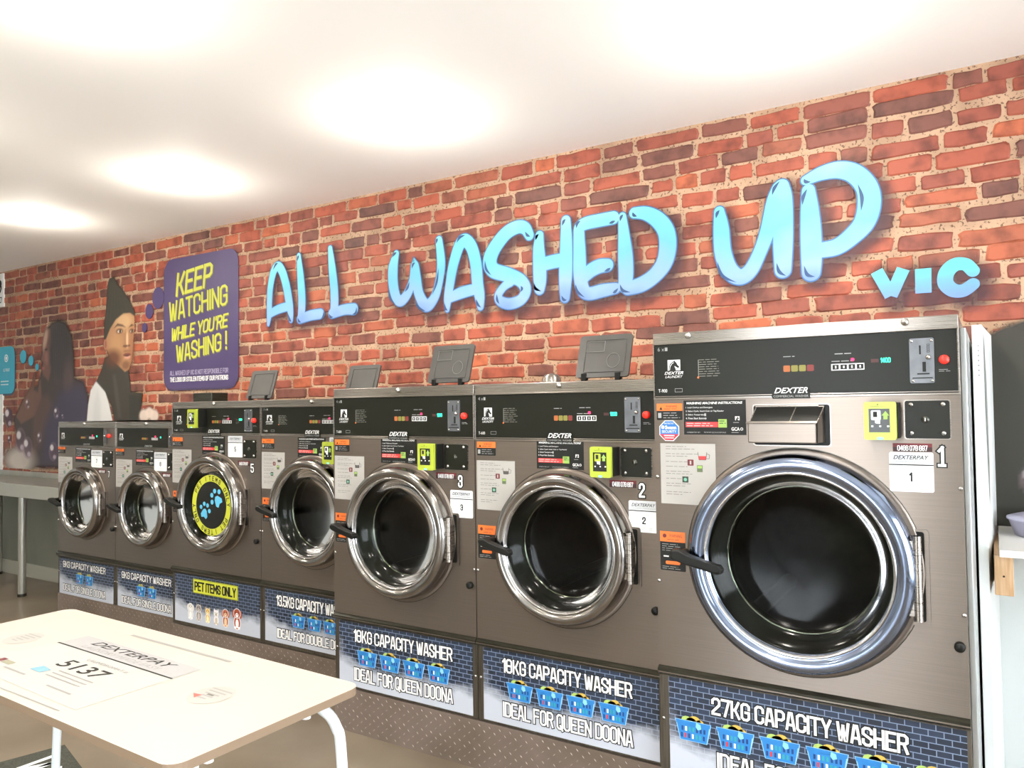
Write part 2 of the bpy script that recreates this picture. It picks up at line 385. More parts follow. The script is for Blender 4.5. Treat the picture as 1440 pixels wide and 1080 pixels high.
def vis(bk):
    x, zc, l, h = bk; d = Vector((x, 0, zc))-CAM; fz = d.dot(_f); px = 720+FPX*d.dot(_r)/fz; py = 540-FPX*d.dot(_u)/fz
    ok = -10 < px < 1450 and -10 < py and zc > topz(x)-.01 and not (-4.46 < x < -3.74 and 1.4 < zc < 2.2)
    return (l*h/fz**2*(_f.y)) if ok else 0
bricks.sort(key=vis, reverse=True)
variants = []
for v in range(14):
    vs, fs = brick_shape(v+3, .165, .055); me = bpy.data.meshes.new('brick'); me.from_pydata(vs, [], fs); me.materials.append(BRICK); tint(me, [0.]*len(vs)); variants.append(me)
for i, (x, zc, l, h) in enumerate(bricks[:298]):
    o = bpy.data.objects.new('brick', variants[i % 14]); o.location = (x, 0, zc); o.scale = (l/.165, 1, h/.055)
    o.rotation_euler.y = float(rng.uniform(-.012, .012)); o.parent = wall; col.objects.link(o)
V = []; F = []; T_ = []
for i, (x, zc, l, h) in enumerate(bricks[298:]):
    vs, fs = brick_shape(900+i, l, h, x, zc); n = len(V); V += vs; F += [tuple(n+q for q in f) for f in fs]; T_ += [float(rng.uniform())]*len(vs)
me = bpy.data.meshes.new('distant_bricks'); me.from_pydata(V, [], F); me.materials.append(BRICK); tint(me, T_)
o = bpy.data.objects.new('distant_bricks', me); col.objects.link(o); o.parent = wall; o['kind'] = 'stuff'

# ------------------------------------------------------------------ downlights
LAMP = mat('lamp_face', 'ffffff', .5, emit='fff6e6', es=40.)
def downlight(x, y, label, grp):
    t = empty('downlight', (x, y, H), label, 'ceiling light', grp)
    b = MB(); b.o = (x, y, H)
    prof = [(.068, H-.0005), (.070, H-.006), (.052, H-.008), (.047, H-.003)]
    n = 32; vs = []
    for i in range(n):
        c, s_ = math.cos(2*PI*i/n), math.sin(2*PI*i/n); vs += [(x+r_*c, y+r_*s_, zz) for r_, zz in prof]
    b.add(vs, [(i*4+j, ((i+1) % n)*4+j, ((i+1) % n)*4+j+1, i*4+j+1) for i in range(n) for j in range(3)], mat('lamp_trim', 'f2f2ee', .4), True)
    b.build('trim_ring', t)
    d = MB(); d.o = (x, y, H); PR = [(.048, .003), (.046, .012), (.036, .021), (.018, .026), (.0005, .027)]; d.add([(x+r_*math.cos(2*PI*i/n), y+r_*math.sin(2*PI*i/n), H-h_) for i in range(n) for r_, h_ in PR], [(i*5+j, ((i+1) % n)*5+j, ((i+1) % n)*5+j+1, i*5+j+1) for i in range(n) for j in range(4)], LAMP, True); d.build('lamp_face', t)
    ld = bpy.data.lights.new('bulb', 'SPOT'); ld.energy = DOWNLIGHT_W; ld.color = (1, .93, .83); ld.spot_size = R(150); ld.spot_blend = 1.; ld.shadow_soft_size = .05
    lo = bpy.data.objects.new('bulb', ld); col.objects.link(lo); lo.location = (0, 0, -.045); lo.parent = t
    lp = bpy.data.lights.new('ceiling_fill', 'POINT'); lp.energy = CEIL_FILL_W; lp.color = (1, .95, .87); lp.shadow_soft_size = .04  # added point light, hung below the lamp to brighten the ceiling around it
    lo = bpy.data.objects.new('ceiling_fill', lp); col.objects.link(lo); lo.location = (0, 0, -.17); lo.parent = t
for i, (x, y) in enumerate([(-.474, -.72), (-1.856, -.72), (-3.264, -.72), (-4.606, -.74)]):
    downlight(x, y, ['round recessed ceiling downlight over the largest washer, nearest one', 'round ceiling downlight above the word WASHED, second from right', 'round ceiling downlight above the purple sign, third from right', 'smallest round ceiling downlight at the far left'][i], 'ceiling downlights along the mural')
for i, x in enumerate([-.55, -1.988, -3.40, -4.8]):
    downlight(x, -1.93, 'round recessed ceiling downlight of the row farther from the mural', 'second row of ceiling downlights')
for i, x in enumerate([-.55, -1.988, -3.40, -4.8]):
    downlight(x, -3.6, 'round recessed ceiling downlight of the row by the shopfront', 'third row of ceiling downlights')

# ------------------------------------------------------------------ mural lettering
LT = mat('sign_blue', '8fd3e6', .45)
_tc = N(LT, 'ShaderNodeNewGeometry'); _sp = N(LT, 'ShaderNodeSeparateXYZ'); L(LT, _tc.outputs['Position'], _sp.inputs[0])
_mr = N(LT, 'ShaderNodeMapRange'); _mr.inputs[1].default_value = 1.66; _mr.inputs[2].default_value = 2.15; L(LT, _sp.outputs['Z'], _mr.inputs[0])
_nn = N(LT, 'ShaderNodeTexNoise'); _nn.inputs['Scale'].default_value = 6; L(LT, _tc.outputs['Position'], _nn.inputs['Vector'])
_aa = N(LT, 'ShaderNodeMath', operation='MULTIPLY_ADD'); _aa.inputs[1].default_value = .5; _aa.inputs[2].default_value = -.25; L(LT, _nn.outputs[0], _aa.inputs[0])
_a2 = N(LT, 'ShaderNodeMath', operation='ADD'); L(LT, _mr.outputs[0], _a2.inputs[0]); L(LT, _aa.outputs[0], _a2.inputs[1])
_rr = ramp(LT, [(0, '6585c0'), (.22, '84a6d2'), (.5, '64b0d0'), (.75, '6ec4d4'), (1, '8cd2d6')]); L(LT, _a2.outputs[0], _rr.inputs[0]); L(LT, _rr.outputs[0], B(LT).inputs['Base Color'])
LTO = mat('sign_blue_edge', '3f6a9c', .5); LTD = mat('sign_highlight', '2a4a74', .5)
VICM = mat('vic_blue', '7fc6e4', .45)
_tc = N(VICM, 'ShaderNodeNewGeometry'); _sp = N(VICM, 'ShaderNodeSeparateXYZ'); L(VICM, _tc.outputs['Position'], _sp.inputs[0])
_mr = N(VICM, 'ShaderNodeMapRange'); _mr.inputs[1].default_value = 1.6; _mr.inputs[2].default_value = 1.72; L(VICM, _sp.outputs['Z'], _mr.inputs[0])
_rr = ramp(VICM, [(0, '6c8cc4'), (.5, '64a0cc'), (.8, '5cbccc')]); L(VICM, _mr.outputs[0], _rr.inputs[0]); L(VICM, _rr.outputs[0], B(VICM).inputs['Base Color'])
LETTERS = [
('A',[[(-3.47,1.739,0.022),(-3.462,1.8,0.04),(-3.46,1.873,0.042),(-3.451,1.958,0.045),(-3.424,2.041,0.05),(-3.386,2.068,0.052),(-3.349,2.027,0.055),(-3.318,1.946,0.055),(-3.297,1.859,0.055),(-3.285,1.798,0.045),(-3.281,1.75,0.03)],[(-3.456,1.799,0.045),(-3.389,1.819,0.05),(-3.31,1.83,0.05)]]),
('L',[[(-3.216,2.109,0.03),(-3.202,1.982,0.05),(-3.192,1.85,0.055),(-3.2,1.762,0.05)],[(-3.208,1.751,0.05),(-3.125,1.765,0.055),(-3.047,1.768,0.055)]]),
('L',[[(-2.971,2.121,0.03),(-2.956,2.003,0.05),(-2.942,1.887,0.055),(-2.942,1.795,0.055),(-2.958,1.764,0.05)],[(-2.958,1.764,0.055),(-2.868,1.777,0.055),(-2.799,1.775,0.06)]]),
('W',[[(-2.501,2.035,0.035),(-2.523,1.967,0.06),(-2.524,1.885,0.06),(-2.504,1.812,0.055),(-2.472,1.791,0.055),(-2.43,1.822,0.05),(-2.395,1.888,0.045),(-2.381,1.962,0.045),(-2.371,1.897,0.055),(-2.355,1.815,0.055),(-2.309,1.753,0.06),(-2.256,1.791,0.05),(-2.225,1.877,0.045),(-2.214,1.959,0.048),(-2.226,2.07,0.04)]]),
('A',[[(-2.179,1.722,0.025),(-2.175,1.778,0.045),(-2.161,1.85,0.05),(-2.141,1.935,0.055),(-2.105,2.024,0.06),(-2.07,2.05,0.062),(-2.03,2.01,0.062),(-2.006,1.926,0.062),(-1.998,1.834,0.062),(-1.987,1.772,0.055),(-1.982,1.721,0.035)],[(-2.165,1.778,0.045),(-2.095,1.797,0.055),(-2.002,1.809,0.05)]]),
('S',[[(-1.707,2.026,0.045),(-1.729,2.061,0.055),(-1.769,2.073,0.06),(-1.833,2.052,0.065),(-1.898,1.991,0.07),(-1.926,1.934,0.075),(-1.906,1.887,0.07),(-1.824,1.856,0.065),(-1.755,1.822,0.058),(-1.731,1.776,0.055),(-1.757,1.735,0.05),(-1.82,1.721,0.05),(-1.872,1.74,0.045),(-1.879,1.77,0.04),(-1.848,1.804,0.038),(-1.813,1.823,0.045)]]),
('H',[[(-1.654,2.019,0.04),(-1.659,1.962,0.055),(-1.656,1.889,0.065),(-1.655,1.817,0.065),(-1.657,1.774,0.05)],[(-1.518,2.067,0.045),(-1.518,1.968,0.058),(-1.522,1.851,0.065),(-1.526,1.781,0.058),(-1.528,1.725,0.045)],[(-1.648,1.884,0.06),(-1.588,1.891,0.06),(-1.529,1.894,0.06)]]),
('E',[[(-1.289,2.047,0.055),(-1.353,2.045,0.055),(-1.42,2.041,0.055),(-1.451,2.026,0.05),(-1.454,1.992,0.052),(-1.453,1.922,0.058),(-1.452,1.828,0.063),(-1.44,1.757,0.06),(-1.41,1.732,0.055),(-1.344,1.739,0.055),(-1.284,1.743,0.045)],[(-1.444,1.8,0.055),(-1.398,1.832,0.06),(-1.357,1.846,0.06),(-1.32,1.846,0.055)]]),
('D',[[(-1.247,2.046,0.035),(-1.241,1.964,0.05),(-1.236,1.873,0.065),(-1.235,1.797,0.065),(-1.241,1.752,0.06)],[(-1.192,2.054,0.045),(-1.14,2.044,0.055),(-1.089,2.01,0.065),(-1.054,1.957,0.07),(-1.048,1.891,0.072),(-1.065,1.827,0.068),(-1.108,1.779,0.062),(-1.164,1.749,0.062),(-1.226,1.737,0.055)]]),
('U',[[(-0.832,2.006,0.04),(-0.826,1.938,0.06),(-0.821,1.843,0.065),(-0.797,1.77,0.065),(-0.756,1.738,0.06),(-0.714,1.761,0.055),(-0.676,1.831,0.05),(-0.646,1.909,0.055),(-0.619,2.011,0.06),(-0.598,2.058,0.06)],[(-0.592,2.066,0.055),(-0.59,2.02,0.07),(-0.59,1.929,0.072),(-0.592,1.839,0.07),(-0.594,1.748,0.06)]]),
('P',[[(-0.496,2.036,0.045),(-0.493,1.96,0.062),(-0.491,1.871,0.072),(-0.491,1.782,0.072),(-0.493,1.729,0.065)],[(-0.504,2.075,0.035),(-0.448,2.092,0.05),(-0.388,2.094,0.06),(-0.336,2.07,0.065),(-0.298,2.016,0.07),(-0.291,1.953,0.075),(-0.309,1.889,0.07),(-0.354,1.842,0.062),(-0.404,1.812,0.058),(-0.459,1.807,0.055)]]),
('V',[[(-0.273,1.71,0.042),(-0.229,1.617,0.042)],[(-0.229,1.617,0.042),(-0.188,1.709,0.042)]]),
('I',[[(-0.127,1.703,0.05),(-0.128,1.618,0.05)]]),
('C',[[(0.02,1.679,0.04),(0.0,1.703,0.042),(-0.031,1.706,0.046),(-0.056,1.683,0.048),(-0.061,1.647,0.048),(-0.04,1.62,0.046),(-0.009,1.616,0.043),(0.019,1.635,0.04)]]),
]
HL= [[(-3.428,2.051),(-3.406,2.079),(-3.386,2.086)],[(-3.304,1.788),(-3.289,1.751),(-3.276,1.744)],[(-3.227,2.08),(-3.221,2.1),(-3.214,2.111)],[(-3.225,1.758),(-3.217,1.74),(-3.2,1.732)],[(-3.022,1.778),(-3.027,1.749),(-3.051,1.734)],[(-2.982,1.763),(-2.969,1.745),(-2.951,1.744)],[(-2.778,1.782),(-2.784,1.754),(-2.807,1.747)],[(-2.526,2.021),(-2.512,2.036),(-2.498,2.041)],[(-2.556,1.861),(-2.543,1.81),(-2.509,1.775)],[(-2.398,1.948),(-2.391,1.968),(-2.377,1.975)],[(-2.446,1.834),(-2.427,1.854),(-2.415,1.882)],[(-2.382,1.78),(-2.356,1.746),(-2.316,1.727)],[(-2.229,1.929),(-2.242,1.863),(-2.269,1.805)],[(-2.241,2.054),(-2.238,2.072),(-2.232,2.079)],[(-2.117,2.044),(-2.098,2.067),(-2.066,2.074)],[(-2.194,1.754),(-2.19,1.728),(-2.175,1.719)],[(-2.006,1.759),(-1.997,1.733),(-1.979,1.717)],[(-1.953,1.937),(-1.947,1.897),(-1.919,1.865)],[(-1.729,2.046),(-1.718,2.028),(-1.702,2.02)],[(-1.888,1.771),(-1.887,1.746),(-1.875,1.725)],[(-1.756,1.798),(-1.75,1.785),(-1.757,1.771)],[(-1.674,2.0),(-1.668,2.016),(-1.657,2.025)],[(-1.685,1.803),(-1.678,1.779),(-1.65,1.765)],[(-1.536,2.046),(-1.529,2.064),(-1.518,2.074)],[(-1.545,1.735),(-1.535,1.716),(-1.519,1.713)],[(-1.466,2.026),(-1.461,2.046),(-1.445,2.055)],[(-1.309,2.025),(-1.294,2.028),(-1.279,2.032)],[(-1.473,1.777),(-1.466,1.746),(-1.431,1.717)],[(-1.335,1.821),(-1.317,1.826),(-1.305,1.833)],[(-1.297,1.724),(-1.285,1.729),(-1.271,1.742)],[(-1.257,2.027),(-1.252,2.044),(-1.242,2.054)],[(-1.262,1.757),(-1.251,1.731),(-1.217,1.72)],[(-1.199,2.057),(-1.194,2.044),(-1.18,2.037)],[(-0.845,1.981),(-0.84,2.0),(-0.83,2.011)],[(-0.843,1.806),(-0.825,1.75),(-0.772,1.719)],[(-0.627,2.039),(-0.618,2.065),(-0.598,2.087)],[(-0.616,1.776),(-0.608,1.743),(-0.584,1.725)],[(-0.518,1.984),(-0.513,2.017),(-0.5,2.041)],[(-0.517,1.754),(-0.507,1.721),(-0.481,1.711)],[(-0.51,2.081),(-0.504,2.069),(-0.487,2.066)],[(-0.326,2.03),(-0.314,1.98),(-0.318,1.933)]]
def catmull(P, k=7):
    P = [P[0]]+list(P)+[P[-1]]; out = []
    for i in range(1, len(P)-2):
        p0, p1, p2, p3 = [np.array(q) for q in P[i-1:i+3]]
        for j in range(k):
            t = j/k; out.append(tuple(.5*((2*p1)+(-p0+p2)*t+(2*p0-5*p1+4*p2-p3)*t*t+(-p0+3*p1-3*p2+p3)*t**3)))
    out.append(tuple(float(q) for q in P[-1])); return out
def brush(mb, S, grow, y, m, straight=False):
    pts = S if straight else catmull(S)
    P2 = [(float(a), float(c)) for a, c, _ in pts]; W_ = [float(q[2])+grow for q in pts]
    mb.ribbon(P2, W_, y, m)
    if not straight:
        for j_, ((a, c), w_) in enumerate(list(zip(P2, W_))[::2]+[(P2[-1], W_[-1])]): mb.disc(a, c, w_/2, y-2.6e-4-j_*6e-6, m, n=20)
words = [('ALL', LETTERS[0:3]), ('WASHED', LETTERS[3:9]), ('UP', LETTERS[9:11]), ('VIC', LETTERS[11:14])]
rb = Matrix
for wd, ls in words:
    small = wd == 'VIC'
    t = empty('mural_lettering', (ls[0][1][0][0][0], -.006, 1.7), {'ALL': 'pale blue bubble letters ALL printed on the brick mural', 'WASHED': 'pale blue bubble letters WASHED printed across the brick mural', 'UP': 'tall pale blue bubble letters UP on the brick mural', 'VIC': 'small blue block capitals VIC under the bubble letters'}[wd], 'sign')
    o_ = t.location
    for ch, strokes in ls:
        mb = MB(*o_)
        for S in strokes:
            if not small: brush(mb, S, .010, -.0085, LTO)
        for S in strokes: brush(mb, S, 0, -.0095, VICM if small else LT, straight=small and ch != 'C' and True)
        if not small:
            xs = [p[0] for S in strokes for p in S]; a0, a1 = min(xs)-.045, max(xs)+.045
            for h_ in HL:
                if a0 < h_[1][0] < a1 and not h_[0] is None:
                    q = catmull([(h_[0][0], h_[0][1], .001), (h_[1][0], h_[1][1], .013), (h_[2][0], h_[2][1], .001)], 5)
                    mb.ribbon([(float(p[0]), float(p[1])) for p in q], [float(p[2]) for p in q], -.0106, LTD)
        lt = mb.build('letter', t); lt['label'] = 'letter '+ch
# soft printed drop shadow behind the lettering
def film(name, x0, x1, z0, z1, step, fn, y, parent=None, oz=None):
    nx, nz = int((x1-x0)/step)+1, int((z1-z0)/step)+1
    xs = np.linspace(x0, x1, nx); zs = np.linspace(z0, z1, nz); XX, ZZ = np.meshgrid(xs, zs)
    C = fn(XX, ZZ)     # (nz, nx, 4), colour sRGB 0..1
    A = C[..., 3]; idx = np.arange(nx*nz).reshape(nz, nx)
    a, b_, c_, d_ = idx[:-1, :-1], idx[:-1, 1:], idx[1:, 1:], idx[1:, :-1]
    keep = np.maximum(np.maximum(A[:-1, :-1], A[:-1, 1:]), np.maximum(A[1:, 1:], A[1:, :-1])) > .02
    F_ = np.stack([a[keep], b_[keep], c_[keep], d_[keep]], 1)
    used = np.unique(F_); mp_ = -np.ones(nx*nz, int); mp_[used] = np.arange(len(used))
    ox, oz_ = (x0, z0)
    V_ = np.stack([XX.ravel()[used]-ox, np.zeros(len(used)), ZZ.ravel()[used]-oz_], 1)
    me = bpy.data.meshes.new(name); me.from_pydata(V_.tolist(), [], mp_[F_].tolist()); me.materials.append(PRINT)
    cc = C.reshape(-1, 4)[used].copy(); cc[:, :3] = np.where(cc[:, :3] <= .04045, cc[:, :3]/12.92, ((np.clip(cc[:, :3], 0, 1)+.055)/1.055)**2.4)
    at = me.attributes.new('ink', 'FLOAT_COLOR', 'POINT'); at.data.foreach_set('color', cc.ravel().astype(np.float32))
    o = bpy.data.objects.new(name, me); col.objects.link(o); o.location = (ox, y, oz_)
    return o
pts_s = np.array([(float(q[0])+.022, float(q[1])-.026, float(q[2])) for _, st in LETTERS for S in st for q in catmull(S, 5)])
def shadow_fn(X_, Z_):
    d = np.full(X_.shape, 9.)
    for q in pts_s: d = np.minimum(d, np.hypot(X_-q[0], Z_-q[1])-q[2]/2)
    a = np.clip(1-(d+.005)/.05, 0, 1)**1.5*.72
    return np.stack([np.full(X_.shape, .30), np.full(X_.shape, .18), np.full(X_.shape, .21), a], -1)
tag(film('lettering_shadow', -3.58, .12, 1.54, 2.22, .0135, shadow_fn, -.0072), 'soft dark printed shadow behind the pale blue mural lettering', 'print')

# ------------------------------------------------------------------ mural pictures
def pmask(X_, Z_, P, soft=.006):
    ins = np.zeros(X_.shape, bool); d = np.full(X_.shape, 9.); n = len(P)
    for i in range(n):
        (x0, z0), (x1, z1) = P[i], P[(i+1) % n]
        c = ((z0 > Z_) != (z1 > Z_)); xi = x0+(Z_-z0)*(x1-x0)/((z1-z0) if abs(z1-z0) > 1e-9 else 1e-9)
        ins ^= c & (X_ < xi)
        dx, dz = x1-x0, z1-z0; t = np.clip(((X_-x0)*dx+(Z_-z0)*dz)/(dx*dx+dz*dz+1e-12), 0, 1)
        d = np.minimum(d, np.hypot(X_-x0-t*dx, Z_-z0-t*dz))
    return np.clip(.5+np.where(ins, d, -d)/(2*soft), 0, 1)
def emask(X_, Z_, cx, cz, rx, rz, soft=.15, rot=0.):
    c, s_ = math.cos(rot), math.sin(rot); a = ((X_-cx)*c+(Z_-cz)*s_)/rx; b_ = (-(X_-cx)*s_+(Z_-cz)*c)/rz
    return np.clip((1-np.hypot(a, b_))/soft+.5, 0, 1)
def over(C, m, rgb, k=1.):
    m = m*k; a = C[..., 3]; na = m+a*(1-m)
    for i in range(3): C[..., i] = np.where(na > 1e-6, (rgb[i]/255*m+C[..., i]*a*(1-m))/np.maximum(na, 1e-6), C[..., i])
    C[..., 3] = na
def canvas(X_): return np.zeros(X_.shape+(4,))
def bubble(C, X_, Z_, cx, cz, r, rz=None):
    rz = rz or r*1.15
    over(C, emask(X_, Z_, cx, cz, r, rz, .12), (150, 125, 135), .45); over(C, emask(X_, Z_, cx+r*.1, cz, r*.75, rz*.8, .3), (70, 50, 62), .55)
    over(C, emask(X_, Z_, cx-r*.3, cz+rz*.4, r*.4, rz*.32, .4), (240, 235, 235), .85); over(C, emask(X_, Z_, cx+r*.3, cz-rz*.55, r*.35, rz*.22, .5), (215, 200, 215), .7)
def man_fn(X_, Z_):
    C = canvas(X_)
    over(C, pmask(X_, Z_, [(-5.38, 1.17), (-5.36, 1.30), (-5.33, 1.40), (-5.25, 1.47), (-5.18, 1.45), (-5.10, 1.30), (-5.05, 1.17)]), (218, 216, 212))
    over(C, pmask(X_, Z_, [(-5.30, 1.17), (-5.29, 1.3), (-5.24, 1.4), (-5.2, 1.3), (-5.2, 1.17)], .02), (196, 194, 192), .5)
    over(C, pmask(X_, Z_, [(-5.15, 1.62), (-5.20, 1.53), (-5.26, 1.46), (-5.14, 1.38), (-5.06, 1.27), (-5.03, 1.17), (-4.75, 1.17), (-4.73, 1.25), (-4.70, 1.365), (-4.84, 1.38), (-4.85, 1.45), (-4.87, 1.53), (-4.98, 1.56), (-5.09, 1.63)]), (60, 54, 45))
    over(C, pmask(X_, Z_, [(-5.02, 1.5), (-4.98, 1.35), (-4.95, 1.2), (-4.99, 1.2), (-5.03, 1.35), (-5.06, 1.5)], .012), (88, 80, 70), .6)
    over(C, pmask(X_, Z_, [(-4.85, 1.17), (-4.86, 1.36), (-4.71, 1.35), (-4.75, 1.17)], .01), (44, 42, 34), .8)
    over(C, pmask(X_, Z_, [(-5.15, 1.76), (-5.08, 1.86), (-4.93, 1.93), (-4.80, 1.91), (-4.798, 1.80), (-4.815, 1.72), (-4.822, 1.66), (-4.835, 1.58), (-4.86, 1.53), (-4.91, 1.515), (-4.98, 1.555), (-5.08, 1.61), (-5.135, 1.68)]), (172, 126, 88))
    over(C, emask(X_, Z_, -4.93, 1.86, .10, .06, .8), (206, 170, 126), .8)       # forehead
    over(C, emask(X_, Z_, -5.02, 1.70, .07, .09, .9), (190, 146, 102), .6)       # cheek
    over(C, emask(X_, Z_, -5.05, 1.61, .09, .06, .9), (98, 58, 38), .85)         # jaw
    over(C, emask(X_, Z_, -4.83, 1.66, .03, .12, .9), (150, 98, 70), .7)
    over(C, emask(X_, Z_, -5.145, 1.715, .024, .045, .4), (176, 118, 92))        # ear
    over(C, emask(X_, Z_, -5.143, 1.715, .011, .027, .5), (130, 80, 62), .7)
    over(C, pmask(X_, Z_, [(-5.04, 1.822), (-5.0, 1.850), (-4.94, 1.838), (-4.905, 1.818), (-4.94, 1.826), (-5.0, 1.834)], .005), (72, 48, 34), .9)
    over(C, pmask(X_, Z_, [(-4.865, 1.815), (-4.835, 1.835), (-4.808, 1.825), (-4.835, 1.822)], .005), (72, 48, 34), .9)
    over(C, emask(X_, Z_, -4.975, 1.797, .040, .018, .5), (96, 64, 46), .8); over(C, emask(X_, Z_, -4.975, 1.794, .026, .010, .4), (220, 205, 186), .9); over(C, emask(X_, Z_, -4.968, 1.795, .011, .011, .4), (34, 26, 22))
    over(C, emask(X_, Z_, -4.832, 1.788, .026, .016, .5), (96, 64, 46), .8); over(C, emask(X_, Z_, -4.832, 1.786, .016, .009, .4), (220, 205, 186), .9); over(C, emask(X_, Z_, -4.828, 1.787, .009, .010, .4), (34, 26, 22))
    over(C, pmask(X_, Z_, [(-4.905, 1.80), (-4.912, 1.72), (-4.925, 1.70), (-4.89, 1.688), (-4.885, 1.72)], .012), (150, 106, 74), .6)
    over(C, emask(X_, Z_, -4.885, 1.735, .014, .055, .7), (228, 196, 156), .8)    # nose ridge
    over(C, emask(X_, Z_, -4.905, 1.690, .030, .008, .5), (88, 52, 38), .8); over(C, emask(X_, Z_, -4.862, 1.690, .014, .007, .5), (88, 52, 38), .8)
    over(C, emask(X_, Z_, -4.885, 1.655, .045, .009, .6), (128, 84, 58), .6)
    over(C, emask(X_, Z_, -4.885, 1.632, .044, .010, .4), (120, 62, 52), .9); over(C, emask(X_, Z_, -4.882, 1.614, .036, .012, .4), (206, 150, 132), .9)
    over(C, emask(X_, Z_, -4.888, 1.624, .044, .004, .4), (66, 34, 30))
    over(C, emask(X_, Z_, -4.90, 1.560, .045, .028, .8), (106, 68, 46), .7)       # chin beard
    over(C, pmask(X_, Z_, [(-5.165, 1.75), (-5.16, 1.87), (-5.135, 2.0), (-5.125, 2.12), (-5.10, 2.17), (-5.04, 2.175), (-5.00, 2.12), (-4.93, 2.07), (-4.85, 1.99), (-4.80, 1.92), (-4.797, 1.885), (-4.85, 1.912), (-4.93, 1.915), (-5.02, 1.88), (-5.09, 1.82), (-5.14, 1.75)]), (64, 60, 50))
    for i in range(6):
        over(C, pmask(X_, Z_, [(-5.15+i*.055, 1.83+i*.02), (-5.14+i*.05, 1.83+i*.02), (-5.07+i*.02, 2.14-i*.01), (-5.08+i*.02, 2.14-i*.01)], .006), (84, 80, 68), .35)
    for cx, cz, r in ((-4.69, 1.215, .055), (-4.63, 1.235, .045), (-4.58, 1.215, .05)): over(C, emask(X_, Z_, cx, cz, r, r*.8, .5), (214, 196, 182), .9)
    return C
man = tag(film('mural_portrait', -5.42, -4.5, 1.165, 2.2, .0062, man_fn, -.0075), 'printed portrait of a man in a dark beanie, black jacket and white vest', 'mural')
def woman_fn(X_, Z_):
    C = canvas(X_)
    over(C, pmask(X_, Z_, [(-5.99, 1.76), (-5.93, 1.86), (-5.86, 1.92), (-5.76, 1.93), (-5.66, 1.90), (-5.58, 1.80), (-5.55, 1.66), (-5.54, 1.50), (-5.42, 1.46), (-5.36, 1.36), (-5.36, 1.16), (-5.60, .84), (-6.26, .84), (-6.36, 1.02), (-6.42, 1.20), (-6.30, 1.32), (-6.18, 1.42), (-6.06, 1.46), (-6.0, 1.56)], .02), (66, 54, 50), .97)
    over(C, pmask(X_, Z_, [(-5.99, 1.76), (-5.94, 1.85), (-5.88, 1.88), (-5.86, 1.76), (-5.90, 1.66), (-5.86, 1.58), (-5.90, 1.48), (-5.98, 1.53), (-6.0, 1.58), (-5.975, 1.62), (-6.02, 1.645), (-5.98, 1.70)], .01), (112, 76, 66))   # face in profile
    over(C, emask(X_, Z_, -5.95, 1.80, .03, .09, .9, -.3), (190, 160, 138), .8); over(C, emask(X_, Z_, -5.92, 1.66, .04, .05, .9), (150, 100, 90), .7)
    over(C, pmask(X_, Z_, [(-6.0, 1.585), (-5.955, 1.59), (-5.955, 1.575), (-5.99, 1.568)], .006), (160, 84, 84), .9)
    over(C, emask(X_, Z_, -5.935, 1.72, .022, .009, .5), (40, 30, 28), .9)
    over(C, emask(X_, Z_, -5.74, 1.70, .15, .20, .5), (48, 42, 42), .8); over(C, emask(X_, Z_, -5.63, 1.48, .06, .14, .8), (104, 78, 74), .6)
    for i in range(9):
        over(C, pmask(X_, Z_, [(-5.86+i*.03, 1.90-i*.008), (-5.85+i*.03, 1.90-i*.008), (-5.80+i*.028, 1.45), (-5.815+i*.028, 1.45)], .006), (84, 72, 78), .35)
    over(C, pmask(X_, Z_, [(-6.26, 1.36), (-6.17, 1.44), (-6.10, 1.55), (-6.08, 1.55), (-6.11, 1.42), (-6.05, 1.40), (-6.03, 1.50), (-6.01, 1.49), (-6.0, 1.36), (-6.10, 1.22), (-6.30, 1.16), (-6.38, 1.22)], .01), (120, 82, 66), .85)  # raised hands
    over(C, pmask(X_, Z_, [(-6.10, 1.36), (-5.9, 1.38), (-5.84, 1.30), (-6.0, 1.0), (-6.14, .9), (-6.12, 1.2)], .03), (104, 72, 64), .6)
    over(C, pmask(X_, Z_, [(-5.75, 1.40), (-5.45, 1.45), (-5.36, 1.32), (-5.38, .9), (-6.0, .85), (-5.95, 1.15)], .05), (62, 56, 84), .75)
    over(C, emask(X_, Z_, -6.32, .88, .22, .10, .9), (206, 196, 186), .85)
    for q in ((-6.50, 1.212, .075), (-6.31, 1.035, .085), (-6.203, .978, .075), (-5.829, .957, .062), (-5.787, 1.243, .038), (-6.205, 1.315, .035), (-6.027, 1.059, .035), (-6.482, 1.039, .03), (-5.70, 1.215, .015)): bubble(C, X_, Z_, *q)
    return C
tag(film('mural_portrait', -6.585, -5.3, .815, 1.96, .0085, woman_fn, -.0068), 'printed picture of a dark haired woman in profile among soap bubbles', 'mural')
def right_fn(X_, Z_):
    C = canvas(X_)
    over(C, pmask(X_, Z_, [(.055, .8), (.055, 1.46), (.10, 1.485), (.18, 1.51), (.30, 1.54), (.5, 1.60), (.9, 1.62), (1.25, 1.62), (1.25, .8)], .008), (49, 47, 39))
    bubble(C, X_, Z_, .185, .985, .055, .052)
    over(C, emask(X_, Z_, .42, 1.15, .1, .2, .9), (64, 60, 52), .6)
    return C
tag(film('mural_backdrop', .04, 1.28, .82, 1.66, .012, right_fn, -.0064), 'black printed area with a soap bubble at the right end of mural', 'mural')

